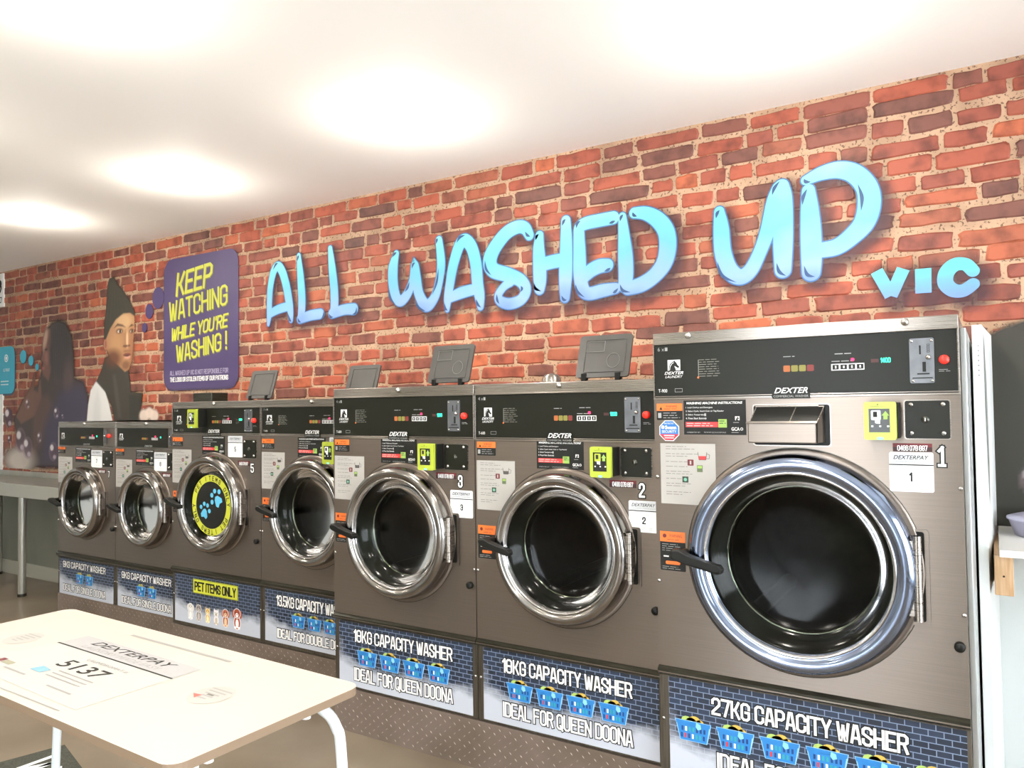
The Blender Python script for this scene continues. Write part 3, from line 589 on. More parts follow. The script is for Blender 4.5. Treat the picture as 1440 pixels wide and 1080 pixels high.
PURPLE = noisy(mat('purple_print', '4a3c66', .5), 1.5, '43365e', '56486f'); PSH = mat('purple_dark', '453a58', .5); LIMET = mat('lime_print', 'c6c848', .5); LIMES = mat('lime_shadow', '7d7a3f', .5)
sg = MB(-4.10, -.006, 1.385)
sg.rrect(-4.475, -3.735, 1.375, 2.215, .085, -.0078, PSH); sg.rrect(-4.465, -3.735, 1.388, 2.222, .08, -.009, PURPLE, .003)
for cx, cz, r in ((-4.535, 1.985, .062), (-4.632, 1.905, .043), (-4.684, 1.80, .028)): sg.disc(cx, cz, r, -.009, PURPLE, rz=r*1.15, thick=.003)
sgo = sg.build('printed_sign'); sgo.location = (-4.10, -.006, 1.385)
tag(sgo, 'purple rounded sign reading KEEP WATCHING WHILE YOU RE WASHING in lime letters', 'sign')
def sgt(name, text, x0, x1, z0, z1, wt, tilt, m, m2=None, slant=0., label=None):
    mb = MB(-4.10, -.006, 1.385)
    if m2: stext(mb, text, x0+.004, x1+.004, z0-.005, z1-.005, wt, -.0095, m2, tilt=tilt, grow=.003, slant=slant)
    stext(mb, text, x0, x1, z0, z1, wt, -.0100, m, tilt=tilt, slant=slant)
    return mb.build(name, sgo)
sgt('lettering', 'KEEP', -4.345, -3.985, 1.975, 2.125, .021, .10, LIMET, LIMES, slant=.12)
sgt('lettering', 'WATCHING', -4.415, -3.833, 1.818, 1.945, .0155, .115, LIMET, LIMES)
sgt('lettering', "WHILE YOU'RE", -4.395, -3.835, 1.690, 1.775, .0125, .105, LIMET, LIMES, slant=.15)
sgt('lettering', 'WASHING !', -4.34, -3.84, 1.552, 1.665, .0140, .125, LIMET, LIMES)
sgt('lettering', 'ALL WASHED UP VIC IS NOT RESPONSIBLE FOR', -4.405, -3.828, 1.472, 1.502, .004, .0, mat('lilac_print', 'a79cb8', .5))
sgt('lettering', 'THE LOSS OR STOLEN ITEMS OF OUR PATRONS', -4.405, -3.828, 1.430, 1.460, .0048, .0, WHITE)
# cyan speech panel, white notice and white strip at the far left
CY = mat('cyan_print', '2aa5bf', .45); CYD = mat('cyan_shadow', '2a4a66', .5)
c = MB(-6.7, -.006, 1.4); c.rrect(-7.0, -6.395, 1.385, 1.765, .07, -.0078, CYD); c.rrect(-7.0, -6.405, 1.40, 1.772, .065, -.009, CY, .003)
for cx, cz, rx in ((-6.273, 1.681, .048), (-6.156, 1.645, .036), (-6.065, 1.593, .024)):
    c.disc(cx+.006, cz-.008, rx, -.0078, CYD, rz=rx*1.05); c.disc(cx, cz, rx, -.009, CY, rz=rx*1.05, thick=.003)
c.annulus(-6.535, 1.68, .022, .030, -.0096, WHITE); c.disc(-6.535, 1.68, .014, -.0096, WHITE)
ftext(c, 'ALL WASHED', -6.58, -6.48, 1.575, 1.60, -.0096, WHITE, .2); scribble(c, -6.62, -6.45, 1.46, 1.51, 2, -.0096, WHITE, h=.009)
c = c.build('printed_sign'); c.location = (-6.7, -.006, 1.4); tag(c, 'cyan speech bubble panel with small white logo at far left of mural', 'sign')
c = MB(-6.75, 0, 2.09); c.box(-6.95, -6.583, -.012, 0, 2.095, 2.362, WHITE); c.annulus(-6.66, 2.25, .03, .05, -.0125, INK); c.disc(-6.64, 2.28, .03, -.0126, INK); c.ribbon([(-6.70, 2.13), (-6.62, 2.13), (-6.61, 2.17), (-6.69, 2.17)], .008, -.0126, INK, True)
c = c.build('wall_notice'); c.location = (-6.75, 0, 2.09); tag(c, 'white notice with black emblem on the wall at top left', 'notice')
c = MB(-6.7, 0, .8); c.box(-6.92, -6.588, -.012, 0, .80, 1.396, WHITE); scribble(c, -6.85, -6.61, .98, 1.30, 9, -.0125, INK, h=.006)
c = c.build('wall_notice'); c.location = (-6.7, 0, .8); tag(c, 'tall white notice below the cyan panel above the steel bench', 'notice')
# ------------------------------------------------------------------ washers
BAN = mat('banner_print', '26364f', .45)
def banner_mat():
    m = BAN; tc = N(m, 'ShaderNodeTexCoord'); sp = N(m, 'ShaderNodeSeparateXYZ'); cb = N(m, 'ShaderNodeCombineXYZ')
    L(m, tc.outputs['Object'], sp.inputs[0]); L(m, sp.outputs['X'], cb.inputs[0]); L(m, sp.outputs['Z'], cb.inputs[1])
    br = N(m, 'ShaderNodeTexBrick'); br.inputs['Scale'].default_value = 1.; br.inputs['Brick Width'].default_value = .034; br.inputs['Row Height'].default_value = .0155
    br.inputs['Mortar Size'].default_value = .0013; br.inputs['Mortar Smooth'].default_value = .3
    for k, c in (('Color1', '18212f'), ('Color2', '263348'), ('Mortar', '76849c')): br.inputs[k].default_value = (*lin(c), 1)
    L(m, cb.outputs[0], br.inputs[0])
    nz = N(m, 'ShaderNodeTexNoise'); nz.inputs['Scale'].default_value = 9; nz.inputs['Detail'].default_value = 6; nz.inputs['Distortion'].default_value = .6; L(m, cb.outputs[0], nz.inputs['Vector'])
    g = N(m, 'ShaderNodeMapRange'); g.inputs[1].default_value = .13; g.inputs[2].default_value = .01; g.inputs[3].default_value = -.22; g.inputs[4].default_value = .70; L(m, sp.outputs['Z'], g.inputs[0])
    # printed smoke also creeps up the left edge
    gx = N(m, 'ShaderNodeMapRange'); gx.inputs[1].default_value = .14; gx.inputs[2].default_value = .02; gx.inputs[3].default_value = 0; gx.inputs[4].default_value = .22; L(m, sp.outputs['X'], gx.inputs[0])
    a = N(m, 'ShaderNodeMath', operation='ADD'); L(m, nz.outputs[0], a.inputs[0]); L(m, g.outputs[0], a.inputs[1])
    a2 = N(m, 'ShaderNodeMath', operation='ADD'); L(m, a.outputs[0], a2.inputs[0]); L(m, gx.outputs[0], a2.inputs[1])
    r = N(m, 'ShaderNodeMapRange'); r.inputs[1].default_value = .50; r.inputs[2].default_value = .88; L(m, a2.outputs[0], r.inputs[0])
    mx = N(m, 'ShaderNodeMix', data_type='RGBA'); L(m, r.outputs[0], mx.inputs[0]); L(m, br.outputs[0], mx.inputs[6]); mx.inputs[7].default_value = (*lin('b9bec8'), 1)
    L(m, mx.outputs[2], B(m).inputs['Base Color'])
banner_mat()
BASK = mat('basket_print', '2a7cc0', .45); BASKL = mat('basket_edge', '8fc0e6', .45); BASKD = mat('basket_dark', '1b3c78', .45)
TEAL = mat('teal_print', '2f9aa0', .45); CLOTH = mat('clothes_print', 'a5bf62', .45); CLOTH2 = mat('clothes_print_gold', 'c8a94e', .45)

def basket(mb, x0, x1, z0, z1, y):
    w_, h = x1-x0, z1-z0; X = lambda u: x0+u*w_; Z = lambda v: z0+v*h
    for cx, cz, rx, m in ((.32, .83, .15, CLOTH), (.55, .86, .17, CLOTH2), (.45, .80, .15, CLOTH), (.70, .80, .11, CLOTH2)): mb.disc(X(cx), Z(cz), rx*w_, y, m, rz=rx*h*1.1, n=14)
    mb.poly([(X(-.02), Z(.82)), (X(1.02), Z(.82)), (X(1.0), Z(.62)), (X(.90), Z(-.02)), (X(.12), Z(-.02)), (X(.02), Z(.62))], y-.0003, BASKL)
    mb.poly([(X(.0), Z(.80)), (X(1.), Z(.80)), (X(.98), Z(.65)), (X(.02), Z(.65))], y-.0006, BASK)
    mb.poly([(X(.04), Z(.66)), (X(.96), Z(.66)), (X(.88), Z(.0)), (X(.14), Z(.0))], y-.0006, BASK)
    cs = [BASKD, TEAL, BASKD, WHITE, BASKD, RED, TEAL, BASKD]
    for r_ in range(2):
        for i in range(7):
            a = .15+i*.105+(.02 if r_ == 0 else 0); zz = (.38, .10)[r_]
            mb.rect(X(a), X(a+.055), Z(zz), Z(zz+.19), y-.0009, cs[(i*3+r_*2) % 8])
    mb.poly([(X(.60), Z(.80)), (X(.72), Z(.74)), (X(.74), Z(.56)), (X(.64), Z(.50)), (X(.58), Z(.62))], y-.0012, mat('towel_print', '86c4dc', .5))
def critter(mb, cx, z, h, y, c1, c2, ears):
    a, b_ = mat('pet_'+c1, c1, .5), mat('pet_'+c2, c2, .5); K = mat('pet_outline', 'e8e6e8', .5)
    mb.disc(cx, z+h*.28, h*.25, y, K, rz=h*.33); mb.disc(cx, z+h*.28, h*.21, y-.0003, a, rz=h*.29); mb.disc(cx, z+h*.24, h*.11, y-.0005, b_, rz=h*.2)
    for s_ in (-1, 1):
        mb.disc(cx+s_*h*.13, z+h*.05, h*.08, y-.0006, b_, rz=h*.06)
        if ears == 'flop': mb.disc(cx+s_*h*.24, z+h*.66, h*.09, y-.0004, a, rz=h*.18)
        else: mb.poly([(cx+s_*h*.08, z+h*.86), (cx+s_*h*.25, z+h*.80), (cx+s_*h*.21, z+h*1.04)], y-.0004, a)
    mb.disc(cx, z+h*.70, h*.25, y-.0007, K, rz=h*.23); mb.disc(cx, z+h*.70, h*.22, y-.0009, a, rz=h*.20); mb.disc(cx, z+h*.62, h*.10, y-.0011, b_, rz=h*.10)
    for s_ in (-1, 1): mb.disc(cx+s_*h*.09, z+h*.74, h*.03, y-.0013, INK, n=10)
    mb.disc(cx, z+h*.65, h*.03, y-.0013, INK, n=10)

def horse_logo(mb, x0, x1, z0, z1, y):
    w_, h = x1-x0, z1-z0; P = lambda l: [(x0+a*w_, z0+b_*h) for a, b_ in l]
    mb.rect(x0, x1, z0, z1, y, WHITE)
    mb.poly(P([(.08, .0), (.10, .35), (.20, .62), (.38, .82), (.50, .88), (.54, .97), (.60, .86), (.70, .74), (.80, .50), (.93, .36), (.90, .26), (.80, .24), (.68, .34), (.58, .42), (.54, .40), (.62, .22), (.66, .0)]), y-.0003, INK)
    mb.ribbon(P([(.16, .05), (.20, .4), (.38, .68), (.48, .74)]), .0016, y-.0006, WHITE)

def screw(mb, x, z, y, r=.005): mb.lathe(x, z, [(r, y), (r, y-.002), (r*.6, y-.0035), (0.0004, y-.0038)], SCREW, n=12)

SPEC = {
 'XL': dict(w=.785, top=1.455, ct=1.419, cb=1.270, tt=.486, tb=.458, b0=.030, b1=.775, bb=.178, cx=.398, cz=.822, R=.287, code='T-900', n='6 x'),
 'L': dict(w=.682, top=1.324, ct=1.285, cb=1.140, tt=.448, tb=.422, b0=.024, b1=.660, bb=.175, cx=.345, cz=.787, R=.242, code='T-600', n='4 x'),
 'M': dict(w=.680, top=1.291, ct=1.256, cb=1.135, tt=.457, tb=.425, b0=.022, b1=.666, bb=.184, cx=.338, cz=.791, R=.236, code='T-400', n='3 x'),
 'S': dict(w=.610, top=1.190, ct=1.153, cb=1.050, tt=.415, tb=.380, b0=.018, b1=.585, bb=.165, cx=.302, cz=.723, R=.204, code='T-300', n='2 x'),
}
def washer(kind, xl, yf, num, label):
    s = SPEC[kind]; W, top, ct, cb, tt, tb = s['w'], s['top'], s['ct'], s['cb'], s['tt'], s['tb']
    cx, cz, Rr = s['cx'], s['cz'], s['R']; zb = .166; BIG = kind == 'XL'; SM = kind == 'S'
    t = empty('washing_machine', (xl, yf, zb), label, 'washing machine', 'row of washing machines')
    new = lambda: MB(0, 0, zb)
    e = .0015; dep = -yf-.035
    # cabinet: sides, back, top, with an open front for door and console
    b = new(); b.box(e, W-e, .014, dep, zb+.001, top-.002, STEEL, skip='f')
    b.box(e, W-e, 0, .016, top-.036, top-.001, STEEL_B); b.build('cabinet', t, bevel=.002)
    if BIG: b = new(); b.box(W-.001, W+.012, .06, dep-.01, zb+.02, top-.03, SIDE); b.build('side_cover', t, bevel=.002)
    # front panel with a round hole
    h_r = Rr*.86; n = 64; b = new(); x0, x1, z0, z1 = e, W-e, tt, cb-.012; vs = []
    for i in range(n):
        a = 2*PI*i/n; c, q = math.cos(a), math.sin(a)
        k = min([v for v in (((x1-cx)/c if c > 1e-6 else 9), ((x0-cx)/c if c < -1e-6 else 9), ((z1-cz)/q if q > 1e-6 else 9), ((z0-cz)/q if q < -1e-6 else 9))])
        vs += [(cx+h_r*c, 0, cz+h_r*q), (cx+k*c, 0, cz+k*q)]
    fs = [(2*i, 2*i+1, (2*i+3) % (2*n), (2*i+2) % (2*n)) for i in range(n)]
    b.add(vs, fs, STEEL)
    for X_, Z_ in ((x0, z0), (x1, z0), (x1, z1), (x0, z1)):   # square off the corners
        near = sorted(range(n), key=lambda i: (vs[2*i+1][0]-X_)**2+(vs[2*i+1][2]-Z_)**2)
        i0 = near[0]; i1 = near[1]; p, q = vs[2*i0+1], vs[2*i1+1]
        pp = [(p[0], p[2]), (X_, Z_), (q[0], q[2])]
        if abs((pp[1][0]-pp[0][0])*(pp[2][1]-pp[0][1])-(pp[2][0]-pp[0][0])*(pp[1][1]-pp[0][1])) > 1e-7: b.poly(pp, 0, STEEL)
    b.box(x0, x1, .0005, .014, z1-.001, z1+.001, STEEL); b.box(x0, x0+.002, .0005, .014, z0, z1, STEEL); b.box(x1-.002, x1, .0005, .014, z0, z1, STEEL)
    ml = [.008, W-.008]
    for sx in ml:
        for sz in ((.73, 1.033) if BIG else (.681,) if not SM else (.60,)): screw(b, sx, sz, 0, .0055)
    b.build('front_panel', t)
    # embossed collar round the door and hinge pocket
    b = new(); b.lathe(cx, cz, [(Rr+.014, -.0002), (Rr+.011, -.004), (Rr+.004, -.005), (Rr*.86, -.003)], STEEL)
    b.lathe(cx, cz, [(Rr+.016, -.0006), (Rr+.014, -.0006)], TRIMB, smooth=False)
    hx = cx+Rr-.002+(.0 if not BIG else -.004); hz0, hz1 = (.711, .917) if BIG else (cz-.082, cz+.072) if not SM else (cz-.06, cz+.06)
    b.rrect(hx-.02, hx+.028, hz0-.018, hz1+.012, .008, -.0034, STEEL, .003); b.rrect(hx-.012, hx+.018, hz0-.008, hz1+.006, .006, -.0038, BLACK)
    b.build('door_collar', t)
    # console
    cw = W-.022 if not SM else .478
    b = new(); b.box(e, W-e, .004, .012, cb-.012, ct+.008, STEEL if SM else BLACKP)
    if SM: b.rect(.010, cw, cb, ct, .0030, BLACKP, .002)
    else: b.rect(.004, W-.006, cb+.001, ct-.001, .0030, BLACKP)
    b.box(e, W-e, -.003, .004, ct+.001, ct+.006, STEEL_B); b.box(e, W-e, -.003, .004, cb-.011, cb-.006, STEEL_B); b.box(e, W-e, -.001, .004, cb-.004, cb-.001, STEEL_B)
    b.box(e, .005, -.002, .005, cb-.006, ct+.003, STEEL_B); b.box(W-.006, W-e, -.002, .005, cb-.006, ct+.003, STEEL_B)
    con = b.build('console', t, bevel=.0008)
    dz = ct-cb; k = W/.682 if not SM else .80; yy = .0024; b = new()
    Zc = lambda v: cb+v*dz
    u = W/.682
    horse_logo(b, .039*u, .072*u, Zc(.49), Zc(.70), yy)
    ftext(b, 'DEXTER', .030*u, .080*u, Zc(.415), Zc(.47), yy, WHITE, .35, .012); ftext(b, 'LAUNDRY', .032*u, .078*u, Zc(.345), Zc(.395), yy, WHITE, .35)
    b.build('logo', con); b = new()
    if not SM:
        ftext(b, s['n'], .015, .035, Zc(.88), Zc(.955), yy, GREYP); b.rect(.037, .045, Zc(.88), Zc(.95), yy, GREYP)
        ftext(b, s['code'], .015, .042, Zc(.065), Zc(.13), yy, WHITE); b.ribbon([(.066, Zc(.07)), (.088, Zc(.07)), (.088, Zc(.135)), (.066, Zc(.135))], .001, yy, GREYP, True); b.build('lettering', con); b = new()
        scribble(b, .120*u, .178*u, Zc(.34), Zc(.70), 8, yy, mat('dim_print', '75746b', .5), h=.0018, seed=3); b.rect(.118*u, .120*u, Zc(.36), Zc(.68), yy, mat('dim_print', '75746b', .5)); b.disc(.118*u, Zc(.34), .003, yy, ORANGE, n=10)
    if not SM: b.build('instruction_print', con)
    c0 = 1 if not SM else .74
    lx0 = {'XL': .372, 'L': .315, 'M': .318, 'S': .245}[kind]; b = new(); lw = .0175*(u if not SM else .8)
    for i, m in enumerate((LEDO, LEDY, LEDY, LEDK)): b.rrect(lx0+i*lw, lx0+(i+.86)*lw, Zc(.39), Zc(.505), .003, yy, m, .0015)
    if not SM: scribble(b, lx0, lx0+.04, Zc(.64), Zc(.69), 1, yy, GREYP, .002)
    b.build('status_lights', con)
    bx = {'XL': .494, 'L': .400, 'M': .398, 'S': .335}[kind]; bw = .0170*(u if not SM else .78); b = new()
    b.rect(bx-.001, bx+4*bw, Zc(.385), Zc(.50), yy, WHITE, .001)
    for i in range(4): b.rect(bx+i*bw+.002, bx+(i+1)*bw-.002, Zc(.40), Zc(.485), yy-.0004, INK); b.rect(bx+(i+.42)*bw, bx+(i+.6)*bw, Zc(.42), Zc(.465), yy-.0008, WHITE)
    if not SM:
        scribble(b, bx+.008, bx+.062, Zc(.66), Zc(.69), 1, yy, GREYP, .0022); scribble(b, bx, bx+.066, Zc(.53), Zc(.56), 1, yy, GREYP, .002)
    b.build('cycle_buttons', con); b = new(); b.disc(bx+2.6*bw, Zc(.565), .0042, yy-.001, LEDR, n=16, thick=.001); b.build('indicator_light', con, label='glowing red indicator light')
    gx = {'XL': .610, 'L': .516, 'M': .520, 'S': .41}[kind]; b = new(); zz0, zz1 = Zc(.49), Zc(.575)
    if not SM:
        b.rect(gx-.001, gx+.0245, zz0-.002, zz1+.002, yy, INK); stext(b, {'XL': '1400', 'L': '1200', 'M': '1000'}[kind], gx, gx+.0235, zz0, zz1, .0022, yy-.0004, LEDG)
        b.rect(gx-.022, gx-.004, Zc(.50), Zc(.56), yy, mat('dim_red', '4a2422', .5))
    else: b.rect(gx, gx+.010, zz0, zz1, yy-.0004, LEDG)
    b.build('time_display', con, label='lit green digits')
    # coin slot plate and red button
    if not SM: px0, px1, pz0, pz1 = {'XL': (.676, .730, 1.289, 1.400), 'L': (.566, .619, 1.160, 1.269), 'M': (.563, .617, 1.142, 1.248)}[kind]
    else: px0, px1, pz0, pz1 = .490, .515, 1.062, 1.142
    b = new(); b.rrect(px0, px1, pz0, pz1, .004, -.001, COINP, .004)
    pw, ph = px1-px0, pz1-pz0; X_ = lambda v: px0+v*pw; Z_ = lambda v: pz0+v*ph
    b.box(X_(.40), X_(.47), -.0016, 0, Z_(.64), Z_(.84), INK); b.box(X_(.52), X_(.66), -.0016, 0, Z_(.25), Z_(.47), INK)
    b.lathe(X_(.76), Z_(.57), [(.006, -.001), (.006, -.008), (.004, -.011), (.0004, -.012)], SCREW, n=16)
    b.rect(X_(.30), X_(.80), Z_(.19), Z_(.22), -.0014, INK); b.rect(X_(.10), X_(.92), Z_(.10), Z_(.125), -.0014, INK)
    if not SM:
        for i in range(4): b.ribbon([(X_(.72), Z_(.68+.05*i)), (X_(.82), Z_(.68+.05*i)), (X_(.82), Z_(.71+.05*i)), (X_(.72), Z_(.71+.05*i))], .001, -.0014, INK, True)
        for a, q in ((.10, .94), (.90, .94), (.12, .05), (.90, .05)): screw(b, X_(a), Z_(q), -.001, .0036)
    b.build('coin_slot_plate', con)
    rx, rz_ = {'XL': (.751, 1.345), 'L': (.638, 1.214), 'M': (.633, 1.195), 'S': (.543, 1.108)}[kind]; b = new()
    b.lathe(rx, rz_, [(.0115, .003), (.0115, -.007), (.0095, -.010), (.0004, -.0105)], REDB, n=24); 
    if not SM: scribble(b, rx-.012, rx+.014, rz_-.030, rz_-.022, 2, yy, GREYP, .0012)
    b.build('stop_button', con, label='red push button')
    # badge on the lower edge
    if not SM:
        ax = {'XL': .340, 'L': .287, 'M': .290}[kind]; aw = .100; b = new()
        b.poly([(ax+.004, cb-.014), (ax+aw, cb-.014), (ax+aw, cb-.002), (ax+.090, cb+.018), (ax+.012, cb+.018), (ax, cb-.006)], -.0042, BLACKP, .006)
        ftext(b, 'DEXTER', ax+.008, ax+.095, cb+.0005, cb+.0155, -.0048, WHITE, .35, .015); ftext(b, 'COMMERCIAL WASHER', ax+.006, ax+.096, cb-.0105, cb-.0045, -.0048, GREYP)
        b.build('badge', t)
    else:
        b = new(); ftext(b, 'DEXTER', .27, .34, cb+.002, cb+.012, yy, GREYP, .35, .01); b.build('badge', t)
    # knob on the top strip
    b = new()
    for kx in ((.110, .668) if BIG else (.338,) if not SM else (.292,)): b.lathe(kx, top-.013, [(.009, 0), (.009, -.006), (.006, -.010), (.0004, -.011)], SCREW, n=20)
    b.build('top_screw', t)
    # stickers
    sk = {'XL': dict(warn=(.010, .088, 1.199, 1.247), paper=(.019, .182, .956, 1.131), board=(.092, .270, 1.157, 1.255), low=(.013, .089, .762, .875), phone=(.633, .720, 1.1195, 1.140), tagp=(.624, .722, 1.020, 1.118), num=(.727, .752, 1.083, 1.136)),
          'L': dict(warn=(.010, .087, 1.077, 1.124), paper=(.008, .164, .891, 1.060), board=(.250, .423, 1.039, 1.132), low=(.011, .084, .724, .837), phone=(.511, .601, .990, 1.012), tagp=(.575, .672, .857, .952), num=(.605, .632, .960, 1.008)),
          'M': dict(warn=(.008, .090, 1.065, 1.110), paper=(.005, .160, .880, 1.049), board=(.246, .420, 1.031, 1.119), low=(.011, .075, .730, .838), phone=(.515, .600, .981, 1.004), tagp=(.445, .549, 1.020, 1.121), num=(.604, .634, .948, .995)),
          'S': dict(warn=(.002, .082, 1.000, 1.041), paper=(.004, .158, .825, .979), board=(.195, .362, .952, 1.036), low=None, phone=(.432, .515, .896, .916), tagp=(.364, .474, .926, 1.025), num=(.531, .556, .871, .912))}[kind]
    y = -.0008
    x0, x1, z0, z1 = sk['warn']; b = new(); zm = z0+(z1-z0)*.56; b.rrect(x0, x1, z0, z1, .003, y, INK, .0006); b.rect(x0, x1, zm, z1, y-.0003, ORANGE)
    b.poly([(x0+.008, zm+.003), (x0+.018, zm+.003), (x0+.013, zm+.012)], y-.0006, INK); ftext(b, 'WARNING', x0+.028, x0+.062, zm+.010, zm+.016, y-.0006, INK); scribble(b, x0+.022, x1-.004, zm+.003, zm+.008, 1, y-.0006, INK, .0014)
    scribble(b, x0+.020, x1-.004, z0+.003, zm-.003, 3, y-.0006, GREYP, .0016); b.rect(x0+.004, x0+.014, z0+.006, zm-.006, y-.0006, GREYP); b.build('warning_sticker', t)
    if sk['low']:
        x0, x1, z0, z1 = sk['low']; b = new(); zm = z1-.030; b.rrect(x0, x1, z0, z1, .003, y, INK, .0006); b.rect(x0, x1, zm, z1, y-.0003, ORANGE)
        b.disc(x0+.014, zm+.017, .006, y-.0006, DRED, n=12); ftext(b, 'WARNING', x0+.028, x1-.010, zm+.014, zm+.022, y-.0006, DRED); scribble(b, x0+.022, x1-.006, zm+.004, zm+.009, 1, y-.0006, DRED, .0014)
        scribble(b, x0+.006, x1-.006, zm-.028, zm-.004, 4, y-.0006, GREYP, .0015); b.rect(x0+.010, x0+.026, zm-.044, zm-.040, y-.0006, WHITE); b.rect(x1-.022, x1-.018, zm-.052, zm-.036, y-.0006, WHITE)
        b.rrect(x0+.016, x1-.016, z0+.018, z0+.028, .004, y-.0006, ORANGE); scribble(b, x0+.006, x1-.006, z0+.003, z0+.014, 2, y-.0006, GREYP, .0015); b.build('warning_sticker', t)
    x0, x1, z0, z1 = sk['paper']; b = new(); b.rect(x0, x1, z0, z1, y, PAPER, .0006); w_, h = x1-x0, z1-z0; PX = lambda v: x0+v*w_; PZ = lambda v: z0+v*h
    G6 = mat('faded_ink', '6f6d68', .5)
    for v, a in ((.95, .5), (.91, .62), (.83, .62), (.79, .5), (.70, .42), (.62, .55), (.54, .5), (.50, .62), (.42, .32), (.34, .55), (.30, .4), (.20, .6), (.16, .4)): scribble(b, PX(.10), PX(.10+a), PZ(v)-.0015, PZ(v)+.0015, 1, y-.0004, G6, .0015, int(v*90))
    b.poly([(PX(.71), PZ(.74)), (PX(.83), PZ(.74)), (PX(.84), PZ(.80)), (PX(.70), PZ(.80))], y-.0004, RED if BIG else mat('jug_grey', '54504c', .5)); b.ribbon([(PX(.69), PZ(.86)), (PX(.71), PZ(.74)), (PX(.83), PZ(.74)), (PX(.85), PZ(.86))], .0012, y-.0005, INK); b.ribbon([(PX(.85), PZ(.84)), (PX(.90), PZ(.82)), (PX(.89), PZ(.76)), (PX(.84), PZ(.76))], .0010, y-.0005, INK)
    b.rrect(PX(.50), PX(.61), PZ(.64), PZ(.74), .002, y-.0004, DRED); b.rect(PX(.54), PX(.57), PZ(.66), PZ(.72), y-.0007, PAPER)
    b.rect(PX(.67), PX(.77), PZ(.54), PZ(.65), y-.0004, mat('swatch_green', '5f6b4c', .5)); b.rect(PX(.68), PX(.76), PZ(.60), PZ(.64), y-.0007, GREENP)
    b.rect(PX(.40), PX(.51), PZ(.36), PZ(.46), y-.0004, mat('swatch_dark', '2c3a2c', .5)); b.disc(PX(.455), PZ(.41), .005, y-.0007, mat('swatch_teal', '6fae96', .5), n=12); b.build('instruction_sheet', t)
    x0, x1, z0, z1 = sk['board']; b = new(); b.rect(x0, x1, z0, z1, y, INK, .0006); w_, h = x1-x0, z1-z0; PX = lambda v: x0+v*w_; PZ = lambda v: z0+v*h
    ftext(b, 'WASHING MACHINE INSTRUCTIONS', PX(.05), PX(.95), PZ(.885), PZ(.955), y-.0005, WHITE, .3, .02)
    for v, st_, a in ((.76, '1. Load Clothes and Detergent', .44), (.655, '2. Select Cycle, Insert Coin or Tap Reader', .62), (.55, '3. Select Temperature', .33), (.45, '4. Press Start Button', .32)): ftext(b, st_, PX(.035), PX(.035+a), PZ(v), PZ(v+.055), y-.0005, WHITE)
    b.rect(PX(.34), PX(.37), PZ(.54), PZ(.62), y-.0005, GREYP); b.disc(PX(.36), PZ(.47), .003, y-.0005, GREYP, n=10)
    b.rect(PX(.03), PX(.60), PZ(.22), PZ(.37), y-.0005, RED); scribble(b, PX(.05), PX(.56), PZ(.23), PZ(.36), 2, y-.0008, mat('pink_print', 'f0b0aa', .5), .0022)
    b.rect(PX(.565), PX(.70), PZ(.21), PZ(.45), y-.0007, GREENP); scribble(b, PX(.58), PX(.69), PZ(.30), PZ(.43), 2, y-.0010, mat('dgreen', '4d6a34', .5), .003)
    horse_logo(b, PX(.83), PX(.90), PZ(.42), PZ(.53), y-.0005); scribble(b, PX(.80), PX(.92), PZ(.33), PZ(.38), 1, y-.0005, GREYP, .0015)
    ftext(b, 'GCA', PX(.77), PX(.90), PZ(.12), PZ(.22), y-.0005, WHITE, 0, .03); b.annulus(PX(.93), PZ(.17), .0025, .004, y-.0005, WHITE, 16); scribble(b, PX(.77), PX(.95), PZ(.05), PZ(.09), 1, y-.0005, GREYP, .0015)
    ftext(b, 'OPERATED BY', PX(.05), PX(.27), PZ(.05), PZ(.085), y-.0005, GREYP); ftext(b, 'WWW.GCA.COM.AU', PX(.33), PX(.68), PZ(.05), PZ(.09), y-.0005, GREYP); b.build('instruction_board', t)
    x0, x1, z0, z1 = sk['phone']; b = new(); b.rect(x0, x1, z0, z1, y, DRED, .0006); b.rect(x0, x1, z0, z0+(z1-z0)*.55, y-.0003, mat('maroon', '3c1c1e', .5)); stext(b, '0466 078 897', x0+.010, x1-.010, z0+.002, z1-.005, .0019, y-.0006, WHITE); b.build('phone_sticker', t)
    x0, x1, z0, z1 = sk['tagp']; b = new(); b.rrect(x0, x1, z0, z1, .005, y-.0008, TAGW, .001); w_, h = x1-x0, z1-z0; PX = lambda v: x0+v*w_; PZ = lambda v: z0+v*h
    b.rrect(PX(.01), PX(.99), PZ(.70), PZ(.99), .004, y-.0010, mat('tag_band', 'c9cbcd', .45)); ftext(b, 'DEXTERPAY', PX(.10), PX(.90), PZ(.82), PZ(.92), y-.0013, INK, .3, .01); ftext(b, 'LAUNDRY MADE EASY', PX(.10), PX(.90), PZ(.745), PZ(.78), y-.0013, GREYP, .2)
    b.rect(PX(.0), PX(1), PZ(.665), PZ(.695), y-.0013, INK); ftext(b, 'MACHINE #', PX(.33), PX(.68), PZ(.54), PZ(.585), y-.0013, GREYP); stext(b, num, PX(.45), PX(.57), PZ(.26), PZ(.49), .0038, y-.0013, INK)
    ln = mat('tag_line', 'b5b5b2', .5); b.rect(PX(.38), PX(.385), PZ(.07), PZ(.17), y-.0013, ln)
    for v in (.14, .09): scribble(b, PX(.42), PX(.92), PZ(v)-.001, PZ(v)+.001, 1, y-.0013, ln, .0013)
    b.build('payment_tag', t, label='white tag with number '+num)
